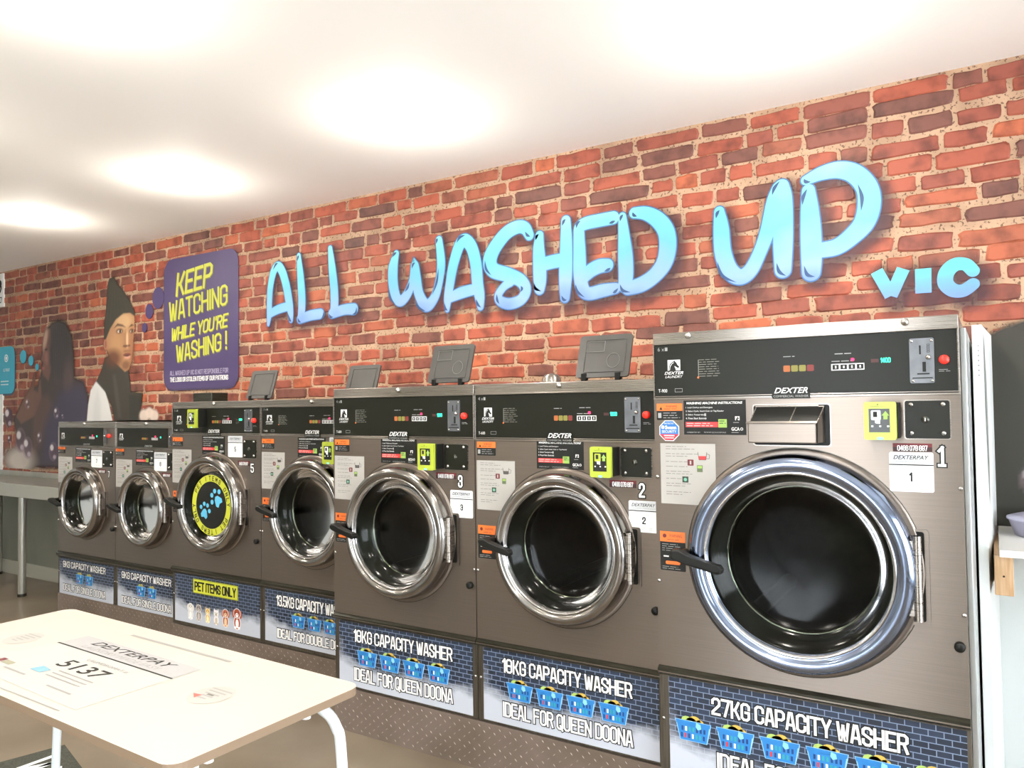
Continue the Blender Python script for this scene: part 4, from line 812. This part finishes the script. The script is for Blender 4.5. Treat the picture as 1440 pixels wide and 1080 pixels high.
    if sk['num'] and num != '6':
        x0, x1, z0, z1 = sk['num']; b = new(); stext(b, num, x0+.004, x1-.003, z0+.002, z1-.002, .0065, y-.0003, INK, grow=.0065); stext(b, num, x0+.004, x1-.003, z0+.002, z1-.002, .0065, y-.0008, WHITE)
        if num == '1': b.rect(x0+.001, x1, z0-.002, z0+.0105, y-.0003, INK); b.rect(x0+.004, x1-.003, z0+.001, z0+.0075, y-.0008, WHITE)
        b.build('machine_number', t, label='white number '+num+' with black edge')
    if BIG:
        b = new(); ox, oz = .047, 1.168; oc = lambda r_: [(ox+r_*math.cos(R(22.5+45*i)), oz+r_*math.sin(R(22.5+45*i))) for i in range(8)]
        b.poly(oc(.0325), y, WHITE, .0006); b.poly(oc(.030), y-.0003, BLUEP); b.poly([p for p in [(ox-.028, oz-.010), (ox+.028, oz-.010), (ox+.028, oz-.012), (ox+.0115, oz-.0278), (ox-.0115, oz-.0278), (ox-.028, oz-.012)]], y-.0005, mat('shield_red', 'b8283c', .5))
        b.disc(ox-.019, oz+.010, .005, y-.0008, WHITE, n=12); ftext(b, 'Swann', ox-.012, ox+.022, oz+.004, oz+.015, y-.0008, WHITE, 0, .03); ftext(b, 'SECURITY', ox-.022, ox+.022, oz-.006, oz+.001, y-.0008, WHITE); ftext(b, 'PROTECTED', ox-.014, ox+.014, oz+.019, oz+.023, y-.0008, WHITE)
        b.rect(ox-.016, ox+.016, oz-.016, oz-.013, y-.0008, WHITE); b.rect(ox-.014, ox+.014, oz-.022, oz-.020, y-.0008, WHITE); b.build('security_sticker', t, label='blue and red octagonal security sticker')
    # card reader and cash box
    rd = {'XL': (.575, .652, 1.150, 1.244), 'L': (.471, .546, 1.023, 1.117), 'M': (.455, .530, 1.010, 1.104), 'S': None}[kind]
    if num == '5': rd = (.205, .275, 1.160, 1.252)
    if rd:
        x0, x1, z0, z1 = rd; b = new(); d = .055
        b.box(x0+.004, x1, -d+.012, 0, z0+.004, z1-.002, BLACK); b.rrect(x0, x1-.004, z0, z1, .006, -d, LIME, .016)
        rdo = b.build('card_reader', t, bevel=.001); w_, h = x1-x0, z1-z0; PX = lambda v: x0+v*w_; PZ = lambda v: z0+v*h; b = new(); q = -d-.0006
        b.rect(PX(.15), PX(.76), PZ(.20), PZ(.82), q, mat('reader_screen', '23241f', .25)); b.rrect(PX(.22), PX(.50), PZ(.52), PZ(.78), .003, q-.0004, WHITE if not num in '23' else LIME); b.rect(PX(.28), PX(.40), PZ(.60), PZ(.74), q-.0008, INK); b.poly([(PX(.32), PZ(.54)), (PX(.48), PZ(.52)), (PX(.48), PZ(.42)), (PX(.34), PZ(.44))], q-.0008, WHITE)
        b.poly([(PX(.58), PZ(.54)), (PX(.70), PZ(.54)), (PX(.70), PZ(.64)), (PX(.75), PZ(.64)), (PX(.64), PZ(.76)), (PX(.53), PZ(.64)), (PX(.58), PZ(.64))], q-.0008, GREENP)
        for v in (.22, .45, .68): b.rect(PX(v), PX(v+.06), PZ(.34), PZ(.38), q-.0008, WHITE)
        b.build('screen', rdo); b = new(); b.rrect(PX(.38), PX(.56), PZ(.01), PZ(.07), .002, q, mat('cyan_led', '7fe0ea', .5, emit='6fe6f2', es=.6)); b.disc(PX(.42), PZ(.93), .0015, q, INK, n=8); scribble(b, PX(.2), PX(.7), PZ(.87), PZ(.9), 1, q, mat('olive_print', '7d8a2c', .5), .0015); b.build('status_lamp', rdo)
    x0, x1, z0, z1 = {'XL': (.660, .762, 1.150, 1.248), 'L': (.551, .654, 1.021, 1.116), 'M': (.555, .651, 1.015, 1.106), 'S': (.482, .588, .930, 1.026)}[kind]
    b = new(); b.rrect(x0, x1, z0, z1, .006, -.002, STEEL_B, .002); b.rrect(x0+.0025, x1-.0025, z0+.0025, z1-.0025, .005, -.0045, BLACKP, .003)
    cbx = b.build('cash_box', t); b = new()
    for a, q in ((.16, .88), (.84, .88), (.16, .16), (.84, .16)): b.lathe(x0+(x1-x0)*a, z0+(z1-z0)*q, [(.0058, -.0045), (.0055, -.008), (.003, -.0095), (.0004, -.010)], SCREW, n=14)
    b.build('bolt', cbx); b = new(); xm, zm = (x0+x1)/2-.004, (z0+z1)/2
    b.lathe(xm, zm, [(.009, -.0045), (.008, -.0065), (.0004, -.0068)], mat('lock_ring', '4a4a44', .3, .8), n=20); b.rect(xm-.001, xm+.001, zm-.004, zm+.004, -.0072, SCREW); b.build('lock', cbx)
    # soap dispenser
    if BIG:
        b = new(); x0, x1, z0, z1 = .288, .490, 1.128, 1.242
        b.rrect(x0, x1, z0, z1, .008, -.0015, STEEL_B, .002); b.rrect(x0+.003, x1-.003, z0+.003, z1-.003, .007, -.0022, BLACK); d = b.build('soap_dispenser', t); b = new()
        b.box(x0-.002, x1-.028, -.048, -.002, z0+.010, z1-.050, STEEL); b.box(x0-.006, x1-.024, -.053, -.045, z1-.053, z1-.047, STEEL_B); b.build('drawer', d, bevel=.003); b = new()
        V = [(x0+.004, -.046, z1-.047), (x1-.026, -.046, z1-.047), (x1-.016, -.006, z1-.008), (x0+.012, -.006, z1-.008)]
        b.add(V, [(0, 1, 2, 3)], BLACK); ed = [(0, 1), (1, 2), (2, 3), (3, 0)]
        for i, j in ed: b.tube([V[i], V[j]], .0016, STEEL_B, 6)
        m0 = Vector(V[0]).lerp(Vector(V[1]), .60); m1 = Vector(V[3]).lerp(Vector(V[2]), .60); b.tube([m0, m1], .0014, STEEL_B, 6); b.add([(V[1][0], -.047, z0+.012), (V[1][0]+.012, -.004, z0+.012), V[2], V[1]], [(0, 1, 2, 3)], STEEL)
        b.build('lid', d); b = new(); b.tube([(x0+.01, -.006, z1-.006), (x1-.03, -.006, z1-.006)], .003, STEEL_B, 8); b.build('hinge_rod', d)
    elif not SM:
        lx, ly = {'2': (.365, .07), '3': (.425, .07), '4': (.37, .17), '5': (.37, .17)}[num]
        # raised clear lid of the dispenser standing on the cabinet top, leaning back
        d = new(); d.box(lx-.004, lx+.19, ly-.002, ly+.10, top-.001, top+.004, STEEL); dd = d.build('soap_dispenser', t, bevel=.001)
        b = new(); w_, h = .188, .140; lean = .045
        def P3(u_, v_, off=0): return (lx+u_*w_, ly+v_*lean-off*.95, top+.010+v_*h+off*.3)
        out = rr(0, 1, 0, 1, .06, 4); n_ = len(out)
        vs = [P3(a, c) for a, c in out]+[P3(a, c, .008) for a, c in out]
        b.add(vs, [list(range(n_, 2*n_)), list(range(n_))[::-1]]+[(i, (i+1) % n_, n_+(i+1) % n_, n_+i) for i in range(n_)], LIDG)
        ins = [(.14, .12), (.90, .12), (.90, .88), (.14, .88)]
        for i in range(4): b.tube([P3(*ins[i], .009), P3(*ins[(i+1) % 4], .009)], .0014, LIDG, 6)
        if num in '23':
            for q in ([(.16, .85), (.50, .85), (.50, .60), (.16, .60)],):
                for i in range(4): b.tube([P3(*q[i], .0095), P3(*q[(i+1) % 4], .0095)], .0010, LIDG2, 5)
            b.tube([P3(.69+.12*math.cos(R(a)), .38+.17*math.sin(R(a)), .0095) for a in range(0, 361, 20)], .0010, LIDG2, 5)
        b.build('lid', dd, label='raised smoked plastic lid' if num in '23' else None); b = new()
        for u_ in (.16, .80): p = P3(u_, 0); b = new(); b.box(p[0]-.009, p[0]+.009, ly-.010, ly+.010, top+.001, top+.026, BLACK); b.build('hinge', dd, bevel=.002)
        if num == '2': b = new(); b.lathe(.0, 0, [(.034, 0), (.032, -.014), (.022, -.026), (.0005, -.031)], STEEL_B, n=20); q = b.build('cap', t); q.rotation_euler = (R(-90), 0, 0); q.location = (.27, .07, top-zb); [setattr(v, 'co', v.co+Vector((0, 0, zb))) for v in q.data.vertices]
    if num == '5': b = new(); b.box(.085, .235, .06, .16, top-.001, top+.045, TRIMB); b.build('vent_box', t, bevel=.004)
    # black bumper low on the right, lower trim and base
    kb = {'XL': (.770, .655), 'L': (.662, .626), 'M': (.655, .632), 'S': (.59, .585)}[kind]
    b = new(); b.lathe(kb[0]-.004, kb[1], [(.012, 0), (.012, -.012), (.008, -.015), (.0004, -.0155)], BLACK, n=18); b.build('bumper', t)
    b = new(); V = [(e, .003, tt), (W-e, .003, tt), (W-e, -.010, tt-.008), (e, -.010, tt-.008), (W-e, -.010, tb+.008), (e, -.010, tb+.008), (W-e, .004, tb), (e, .004, tb)]
    b.add(V, [(0, 3, 2, 1), (3, 5, 4, 2), (5, 7, 6, 4), (0, 7, 5, 3), (1, 2, 4, 6)], TRIMB); b.box(e, W-e, -.0108, -.0095, tb+.010, tb+.013, STEEL); b.build('lower_trim', t)
    b = new(); b.box(e, W-e, .004, .012, zb+.002, tb, STRIP)
    for sx in (.012, W-.010): screw(b, sx, (zb+tb)/2+.02, .004, .005)
    b.build('base_panel', t)
    # banner on the base panel (object origin at its lower left corner: the print is laid out from there)
    x0, x1, z0, z1 = s['b0'], s['b1'], s['bb'], tb-.003
    bn = MB(x0, 0, z0); bn.rect(x0, x1, z0, z1, .0025, BAN, .001); bo = bn.build('banner', t); bo.location = (x0, 0, z0-zb); nb = lambda: MB(x0, 0, z0)
    txt = {'1': ('27KG CAPACITY WASHER', 'IDEAL FOR KING DOONA', 7), '2': ('18KG CAPACITY WASHER', 'IDEAL FOR QUEEN DOONA', 4), '3': ('18KG CAPACITY WASHER', 'IDEAL FOR QUEEN DOONA', 4),
           '4': ('13.5KG CAPACITY WASHER', 'IDEAL FOR DOUBLE DOONA', 3), '6': ('9KG CAPACITY WASHER', 'IDEAL FOR SINGLE DOONA', 2), '7': ('9KG CAPACITY WASHER', 'IDEAL FOR SINGLE DOONA', 2)}.get(num)
    if txt:
        if BIG: ta = (.155, .650, .371, .420, .0070); tb2 = (.168, .640, .220, .269, .0070)
        elif kind == 'L': ta = (.102, .575, .347, .395, .0066); tb2 = (.103, .575, .200, .250, .0066)
        elif kind == 'M': ta = (.099, .560, .350, .400, .0066); tb2 = (.104, .560, .207, .250, .0066)
        else: ta = (.060, .510, .322, .360, .0052); tb2 = (.060, .510, .185, .225, .0052)
        for (a, c, p, q, wt), st_ in ((ta, txt[0]), (tb2, txt[1])):
            b = nb(); stext(b, st_, a, c, p, q, wt, .0018, INK, grow=.0062); stext(b, st_, a, c, p, q, wt, .0012, WHITE); b.build('lettering', bo)
        if BIG: xs = [(.049+.1195*i, .151+.1195*i) for i in range(6)]; bz = (.284, .352)
        elif kind == 'L': xs = [(.119+.1140*i, .219+.1140*i) for i in range(4)]; bz = (.263, .329)
        elif kind == 'M': xs = [(.198+.10*i, .285+.10*i) for i in range(3)]; bz = (.270, .332)
        else: xs = [(.20, .28), (.30, .38)]; bz = (.242, .305)
        for a, c in xs: b = nb(); basket(b, a, c, bz[0], bz[1], .0020); b.build('basket', bo)
    else:
        b = nb(); b.rect(.170, .510, .338, .408, .0015, YELLOW, .0008); b.ribbon([(.172, .340), (.508, .340), (.508, .406), (.172, .406)], .003, .0012, mat('yellow_edge', '8f922c', .5), True); stext(b, 'PET ITEMS ONLY', .182, .498, .350, .396, .008, .0009, INK); b.build('lettering', bo)
        pets = [(.150, .085, 'd8d4cc', 'f0eeea', 'flop'), (.215, .085, '8a8078', 'c0b8b0', 'up'), (.285, .075, 'd9b25a', 'efe2b8', 'up'), (.350, .075, 'e4e0dc', 'c8b8a0', 'up'), (.420, .090, 'b0603c', 'e8c8a0', 'flop'), (.505, .105, 'a84e2c', 'f2f0ee', 'flop')]
        for px, hh, c1, c2, er in pets: b = nb(); critter(b, px, .205, hh, .0018, c1, c2, er); b.build('pet_picture', bo)
    # door
    r = Rr; b = new()
    b.lathe(cx, cz, [(r*.99, -.004), (r, -.018), (r*.995, -.034), (r*.975, -.048), (r*.945, -.056), (r*.90, -.058), (r*.865, -.054), (r*.845, -.047), (r*.835, -.049), (r*.82, -.046), (r*.812, -.036), (r*.81, -.020)], RING_B if BIG else CHROME_D, n=96)
    door = b.build('door', t, label='polished steel door ring')
    b = new(); b.lathe(cx, cz, [(r*.845, -.0472), (r*.836, -.0512), (r*.822, -.0505), (r*.814, -.044)], CHROME, n=96); b.build('inner_rim', door)
    b = new(); b.lathe(cx, cz, [(r*.812, -.030), (r*.80, -.010), (r*.74, .020), (r*.70, .035)], RUBBER, n=96); b.build('gasket', door)
    b = new(); b.lathe(cx, cz, [(r*.70, .036), (r*.695, .029), (r*.68, .028), (r*.672, .036), (r*.668, .060)], CHROME, n=96); b.build('inner_rim', door)
    b = new(); prof = [(r*.815, -.032), (r*.77, -.028), (r*.72, -.005), (r*.66, .012), (r*.45, .022), (r*.2, .026), (.0006, .027)]; b.lathe(cx, cz, prof, DOORGLASS, n=96); b.build('glass', door)
    hy = -.062; hl = r*.95; b = new()
    hx0 = cx-r*1.13; sc_ = r/.242
    outl = [(0, .010), (.006, .020), (.022, .024), (.045, .016), (.085, .010), (.118, .008), (.125, 0), (.122, -.010), (.112, -.014), (.070, -.010), (.040, -.008), (.014, -.004), (.004, .0)]
    zc_ = cz+(.004 if not BIG else -.004)
    P = [(hx0+a*sc_, zc_+c*sc_-a*.16) for a, c in outl]; n_ = len(P); pin = [(hx0+.06*sc_+(a-hx0-.06*sc_)*.93, zc_+(c-zc_)*.8) for a, c in P]
    b.add([(a, -.070, c) for a, c in P]+[(a, -.092, c) for a, c in P]+[(a, -.098, c) for a, c in pin], [(i, (i+1) % n_, n_+(i+1) % n_, n_+i) for i in range(n_)]+[(n_+i, n_+(i+1) % n_, 2*n_+(i+1) % n_, 2*n_+i) for i in range(n_)]+[list(range(2*n_, 3*n_)), list(range(n_))[::-1]], BLACK)
    b.tube([(hx0+.022*sc_, -.03, zc_+.004), (hx0+.022*sc_, -.075, zc_+.004)], .012*sc_, BLACK, 14); b.build('handle', door, bevel=.0015)
    b = new(); b.tube([(hx+.004, -.034, hz0), (hx+.004, -.034, hz1)], .0105, STEEL_B, 18)
    for q in (.22, .78): b.tube([(hx+.004, -.034, hz0+(hz1-hz0)*q-.0006), (hx+.004, -.034, hz0+(hz1-hz0)*q+.0006)], .0108, TRIMB, 18)
    b.box(hx-.020, hx+.004, -.040, -.028, hz0+.012, hz1-.012, STEEL_B); b.box(hx+.002, hx+.010, -.030, -.004, hz0+.03, hz1-.03, STEEL_B); b.build('hinge', door)
    # drum
    b = new(); b.lathe(cx, cz, [(r*.86, .002), (r*.80, .03), (r*.72, .065), (r*.70, .085), (r*.92, .10), (r*.95, .13), (r*.95, dep-.12), (r*.90, dep-.09), (.001, dep-.08)], DRUM, n=64)
    for i in range(3):
        a = R(90+120*i+20); c, q = math.cos(a), math.sin(a); p_ = Vector((cx+r*.93*c, .14, cz+r*.93*q)); d_ = Vector((cx+r*.93*c, dep-.14, cz+r*.93*q)); b.tube([p_, d_], r*.09, DRUM, 10)
    b.build('drum', t)
    if num == '5':
        b = new(); qx, qz, qr, y5 = cx+.022, cz-.004, r*.62, -.034; b.disc(qx, qz, qr, y5, YELLOW, n=64, thick=.001); b.disc(qx, qz, qr*.78, y5-.0004, INK, n=64); ds = b.build('door_sticker', door, label='round black and yellow pet items sticker'); 
        b = new(); full = 'PET ITEMS ONLY  PET ITEMS ONLY  '
        for i, ch in enumerate(full):
            if ch == ' ': continue
            a = R(150-360*i/len(full)); ca, sa = math.cos(a-PI/2), math.sin(a-PI/2)
            tf = lambda X_, Z_, ca=ca, sa=sa, a=a: (qx+qr*.89*math.cos(a)+X_*ca-Z_*sa, qz+qr*.89*math.sin(a)+X_*sa+Z_*ca)
            stext(b, ch, -.0078, .0078, -.0115, .0115, .0038, y5-.0008, INK, tf=tf)
        b.build('lettering', ds); b = new() if False else MB(0, 0, zb); PW = mat('paw_blue', '5fb9dc', .5)
        for (px, pz, rot, sc2) in ((qx+.052, qz+.024, 45, 1.12), (qx-.050, qz-.042, -15, 1.0)):
            ro = R(rot)
            def pp(a, c): return (px+(a*math.cos(ro)-c*math.sin(ro))*sc2, pz+(a*math.sin(ro)+c*math.cos(ro))*sc2)
            b.poly([pp(a, c) for a, c in ((-.026, -.010), (-.014, .016), (0, .024), (.014, .016), (.026, -.010), (.018, -.024), (0, -.017), (-.018, -.024))], y5-.0008, PW)
            for a, c in ((-.033, .022), (-.013, .044), (.013, .044), (.033, .022)): X_, Z_ = pp(a, c); b.disc(X_, Z_, .0105*sc2, y5-.0008, PW, n=14)
        b.build('paw_print', ds)
    return t
washer('XL', -.785, -.859, '1', 'largest stainless front-load washer, nearest, with banner 27KG CAPACITY WASHER')
washer('L', -1.467, -.807, '2', 'stainless washer left of the largest one, tag number 2, banner 18KG')
washer('L', -2.149, -.807, '3', 'stainless washer third from right, tag number 3, banner 18KG')
washer('M', -2.829, -.596, '4', 'washer half hidden by number 3, banner 13.5KG CAPACITY')
washer('M', -3.509, -.596, '5', 'pet washer with yellow ring and blue paw prints on its door')
washer('S', -4.119, -.535, '6', 'small washer with tag number 6, beside the pet washer')
washer('S', -4.729, -.535, '7', 'small washer at the far left end of the row beside steel bench')

# plinth of tread plate under the washers
PL = noisy(mat('plinth_plate', '7a6c60', .42, .35), 4, '716458', '82746a', stretch=(1, 1, 1)); BUMP = mat('tread_bump', '8c8176', .4, .35)
pr = empty('washer_plinth', (-2.4, -.5, 0), 'long brown tread-plate plinth under all the washers', 'plinth')
for a, c, yf in ((-4.729, -3.509, -.535), (-3.509, -2.149, -.596), (-2.149, -.785, -.807), (-.785, 0, -.859)):
    b = MB(-2.4, -.5, 0); b.box(a, c, yf, -.03, 0, .164, PL); b.build('plinth_box', pr)
b = MB(-2.4, -.5, 0)
for a, c, yf in ((-4.729, -3.509, -.535), (-3.509, -2.149, -.596), (-2.149, -.785, -.807), (-.785, 0, -.859)):
    x = a+.015; i = 0
    while x < c-.01:
        for j in range(5):
            z = .014+j*.034+(.017 if i % 2 else 0)
            if z > .155: continue
            s_ = 1 if (i+j) % 2 else -1; dx, dz = .0045, .0045*s_
            b.add([(x-dx, yf, z-dz), (x+.0012*s_, yf, z-.0012), (x+dx, yf, z+dz), (x-.0012*s_, yf, z+.0012), (x, yf-.0018, z)], [(0, 1, 4), (1, 2, 4), (2, 3, 4), (3, 0, 4)], BUMP)
        x += .021; i += 1
b.build('tread_bumps', pr, kind='stuff')

# ------------------------------------------------------------------ folding table with white top
TT = mat('table_laminate', 'b3aea3', .4); EDG = mat('table_edge', '84705b', .5); TUBE = mat('white_tube', 'dde2e2', .35)
AN = -1.5; tab = empty('low_table', (-1.205, -1.905, 0), 'low white topped table with white tube legs in front of the washers', 'table'); tab.rotation_euler.z = R(AN)
def rr3(x0, x1, y0, y1, r, n=6): return rr(x0, x1, y0, y1, r, n)
O = rr3(-1.325, 0.0, -.238, .246, .035); n_ = len(O); b = MB()
b.add([(a, c, .600) for a, c in O], [list(range(n_))], TT); b.add([(a, c, .600) for a, c in O]+[(a, c, .582) for a, c in O], [(i, n_+i, n_+(i+1) % n_, (i+1) % n_) for i in range(n_)], EDG); b.add([(a, c, .582) for a, c in O], [list(range(n_))[::-1]], EDG)
b.build('tabletop', tab)
for sx, nm in ((-.055, 1), (-1.235, -1)):
    pth = [(sx+.075*nm, -.19, 0.0), (sx+.045*nm, -.19, .44), (sx+.032*nm, -.185, .52), (sx+.012*nm, -.165, .560), (sx, -.13, .570), (sx, .13, .570), (sx+.012*nm, .165, .560), (sx+.032*nm, .185, .52), (sx+.045*nm, .19, .44), (sx+.075*nm, .19, 0.0)]
    pts = []
    for i in range(len(pth)-1):
        p0, p1, p2, p3 = [np.array(pth[max(0, min(len(pth)-1, i+k_))]) for k_ in (-1, 0, 1, 2)]
        for j in range(5): t_ = j/5; pts.append(tuple(.5*((2*p1)+(-p0+p2)*t_+(2*p0-5*p1+4*p2-p3)*t_*t_+(-p0+3*p1-3*p2+p3)*t_**3)))
    pts.append(pth[-1]); b = MB(); b.tube(pts, .0125, TUBE, 14); b.build('leg_frame', tab)
for y_ in (-.15, .09):
    b = MB(); b.o = (0, 0, 0); b.tube([(-.014, y_, .583), (-.014, y_, .574)], .010, TUBE, 12); b.build('rubber_stop', tab)
def flat(mb, fn):      # lay x,z plane drawing down on the table: z -> y
    mb.v = [(x, z, .6004-y*1.0) for x, y, z in mb.v]; return mb
SH = mat('table_sheet', 'a8a8a4', .45); SHB = mat('table_sheet_band', '9d9d9e', .45); FI = mat('faded_blue', '6f9fb4', .4); FG = mat('faded_grey', '8d8c89', .5)
def loc2(px, py): # world -> table local
    v = Vector((px+1.205, py+1.905)); c, s_ = math.cos(R(-AN)), math.sin(R(-AN)); return (v.x*c-v.y*s_, v.x*s_+v.y*c)
b = MB(); A = [loc2(*p) for p in ((-2.16, -1.765), (-1.62, -1.780), (-1.635, -2.085), (-2.20, -2.065))]
b.poly(A, -.0002, SH); flat(b, None)
sh = b.build('table_sign', tab, label='flat sign printed 5137 stuck on the tabletop')
def quadmap(A_, u_, v_):   # u left-right, v bottom-top
    a = Vector(A_[3]).lerp(Vector(A_[2]), u_); c = Vector(A_[0]).lerp(Vector(A_[1]), u_); return a.lerp(c, v_)
tf = lambda X_, Z_: tuple(quadmap(A, X_, Z_))
b = MB(); b.poly([tf(.005, .74), tf(.995, .74), tf(.995, .99), tf(.005, .99)], -.0005, SHB); b.poly([tf(0, .725), tf(1, .725), tf(1, .742), tf(0, .742)], -.0008, INK)
ftext(b, 'DEXTERPAY', .17, .86, .86, .95, -.0008, INK, .3, .01, tf=tf); ftext(b, 'LAUNDRY MADE EASY', .17, .84, .775, .83, -.0008, FG, .2, tf=tf)
ftext(b, '5137', .36, .72, .40, .55, -.0008, INK, 0, .01, tf=tf); ftext(b, 'LAUNDROMAT #', .42, .76, .60, .64, -.0008, FG, tf=tf)
b.poly([tf(.33, .24), tf(.42, .24), tf(.43, .32), tf(.34, .34)], -.0008, FI)
for v in (.34, .29, .24): b.poly([tf(.47, v), tf(.76, v), tf(.76, v+.015), tf(.47, v+.015)], -.0008, FG)
for u_, v in ((.62, .12), (.20, .14)): b.poly([tf(u_, v), tf(u_+.2, v), tf(u_+.2, v+.02), tf(u_, v+.02)], -.0008, FG)
b.poly([tf(.06, .20), tf(.10, .20), tf(.10, .26), tf(.06, .26)], -.0008, DRED); b.poly([tf(.11, .19), tf(.19, .19), tf(.19, .25), tf(.11, .25)], -.0008, mat('faded_olive', '8c8a74', .5)); flat(b, None); b.build('lettering', sh)
b = MB(); q = [loc2(*p) for p in ((-2.05, -1.70), (-1.61, -1.708))]; b.ribbon([q[0], q[1]], .010, -.0003, FG); b.ribbon([loc2(-2.12, -2.10), loc2(-1.66, -2.105)], .004, -.0003, FG); flat(b, None); b.build('tape_mark', tab)
for (sx, sy, lab) in ((-1.452, -1.880, 'round worn sticker with red tip'), (-2.30, -1.875, 'round grey worn sticker')):
    c = loc2(sx, sy); b = MB(); b.disc(c[0], c[1], .052, -.0002, mat('worn_sticker', 'a3a19c', .5), n=36)
    for i in range(5): b.rect(c[0]-.035+.004*i, c[0]+.035-.006*i, c[1]+.028-.013*i, c[1]+.033-.013*i, -.0005, FG)
    if sx > -2: b.poly([(c[0]-.045, c[1]-.014), (c[0]-.018, c[1]-.010), (c[0]-.020, c[1]-.030)], -.0007, mat('worn_red', 'c05a50', .5)); b.rect(c[0]-.012, c[0]+.01, c[1]-.004, c[1]+.003, -.0007, mat('worn_grey', '6a6862', .5))
    flat(b, None); b.build('round_sticker', tab, label=lab)
# ------------------------------------------------------------------ doormat, steel bench, side panel, shelf
MATM = noisy(mat('rubber_mat', '33352a', .8), 160, '26281f', '43453a', bump=.3); b = MB(-3.2, -1.9, 0)
C0 = Vector((-2.891, -1.450)); u1 = Vector((.265, -.014)).normalized(); u2 = Vector((-.05, -.18)).normalized(); u1 = Vector((-u2.y, u2.x))*1.0
Q = [C0, C0+u1*1.1, C0+u1*1.1+u2*.75, C0+u2*.75]
b.add([(p.x, p.y, .010) for p in Q]+[(p.x, p.y, .0) for p in Q], [(3, 2, 1, 0), (0, 1, 5, 4), (1, 2, 6, 5), (2, 3, 7, 6), (3, 0, 4, 7)], MATM)
mt = b.build('floor_mat', label=None); mt.location = (-3.2, -1.9, 0); tag(mt, 'dark rubber floor mat with pale lettering under the low table', 'mat')
b = MB(-3.2, -1.9, 0); tfm = lambda a, c: tuple(C0+u2*.075+u1*.06+u1*a-(-u2)*(c*-1)) if False else tuple(C0+u1*(.07+a)+u2*(.17-c))
stext(b, 'WELCOME', .0, .9, 0, .12, .022, 0, TUBE, tf=tfm); b.v = [(x, z+1.9-1.9+(0) if False else z, .0107) for x, y, z in b.v]
b.v = [(x, y+1.9, z) for x, y, z in b.v]; b.ribbon([(0, 0), (.001, 0)], .0001, 0, TUBE); b.build('lettering', mt)

BN = noisy(mat('bench_steel', 'a8a69c', .3, .6), 4, '9a988e', 'b4b2a8', stretch=(1, 20, 1)); bench = empty('steel_bench', (-5.6, -.2, 0), 'stainless steel bench on round legs beside the small washers', 'bench')
b = MB(-5.6, -.2, 0); b.box(-6.62, -4.742, -.365, -.018, .755, .760, BN); b.box(-6.62, -4.742, -.37, -.362, .672, .760, mat('bench_fascia', '9b9a90', .5)); b.box(-6.62, -4.742, -.022, -.018, .76, .80, BN); b.build('bench_top', bench, bevel=.002)
for lx, ly in ((-5.555, -.345), (-5.50, -.07), (-6.55, -.345), (-6.50, -.07)):
    b = MB(-5.6, -.2, 0); b.tube([(lx, ly, 0), (lx, ly, .756)], .024, BN, 18); b.tube([(lx, ly, 0), (lx, ly, .02)], .028, TRIMB, 18); b.build('leg', bench)
PW_ = noisy(mat('panel_white', 'e2e4e0', .45), 2, 'dcdedb', 'e8eae6')
b = MB(.04, -.2, 0); pts = [(.018, -.45), (.043, -.45), (.066, -.004), (.020, -.004)]
b.add([(x, y, 0) for x, y in pts]+[(x, y, 1.46) for x, y in pts], [(0, 3, 2, 1), (4, 5, 6, 7), (0, 1, 5, 4), (1, 2, 6, 5), (2, 3, 7, 6), (3, 0, 4, 7)], PW_)
p = b.build('side_panel', bevel=.0015); p.location = (.04, -.2, 0); tag(p, 'tall narrow white board standing between largest washer and shelf', 'panel')
b = MB(.04, -.2, 0)
for i in range(7): b.disc(.033, 1.40-i*.014, .0022, -.4508, GREYP, n=8)
q = b.build('printed_marks', p)
b = MB(.04, -.2, 0); sm_ = [(-.40, 1.44), (-.33, 1.30), (-.31, 1.05), (-.34, .93), (-.37, 1.05), (-.41, 1.25)]
b.add([(.0435+(y+.45)*.0516+.0006, y, z) for y, z in sm_], [list(range(6))], mat('grey_smudge', '8b8d86', .5)); b.build('smudge', p)
b = MB(.6, -.25, 0); b.box(.068, 1.25, -.49, -.004, .812, .832, mat('shelf_white', 'e6e2da', .4)); sh = empty('wall_shelf', (.6, -.25, 0), 'white wall shelf on timber bracket at the right edge', 'shelf'); b.build('shelf_board', sh, bevel=.002)
TIM = noisy(mat('timber_bracket', 'c8a37c', .55), 9, 'bd966c', 'd2ae88', stretch=(12, 1, 1))
for bx in (.055, .75): 
    b = MB(.6, -.25, 0); V = [(bx, -.470), (bx+.045, -.470), (bx+.045, -.03), (bx, -.03)]
    b.add([(x, y, .812) for x, y in V]+[(bx, -.455, .70), (bx+.045, -.455, .70), (bx+.045, -.03, .70), (bx, -.03, .70)], [(0, 1, 2, 3), (4, 7, 6, 5), (0, 4, 5, 1), (1, 5, 6, 2), (2, 6, 7, 3), (3, 7, 4, 0)], TIM)
    b.lathe(bx+.022, .755, [(.003, -.4635), (.0004, -.4645)], INK, n=8); b.build('bracket', sh, bevel=.002)
b = MB(.2, -.15, .832); CLR = mat('plastic_tub', 'b4b0c6', .3); b.lathe(0, 0, [(.0005, 0), (.12, 0), (.135, .05), (.14, .054), (.12, .066), (.0005, .070)], CLR, n=32)
b.v = [(x+.2, -.15+z+.832, y+.832) for x, y, z in b.v]; b.v = [(x-0, y, z-.832) for x, y, z in b.v]
b2 = MB(); b2.lathe(0, 0, [(.0005, 0), (.105, 0), (.12, -.045), (.125, -.048), (.125, -.054), (.10, -.062), (.0005, -.066)], CLR, n=32); tub = b2.build('plastic_tub'); tub.rotation_euler = (R(-90), 0, 0); tub.location = (.215, -.17, .8325)
tag(tub, 'pale lilac plastic tub standing on the wall shelf', 'tub')
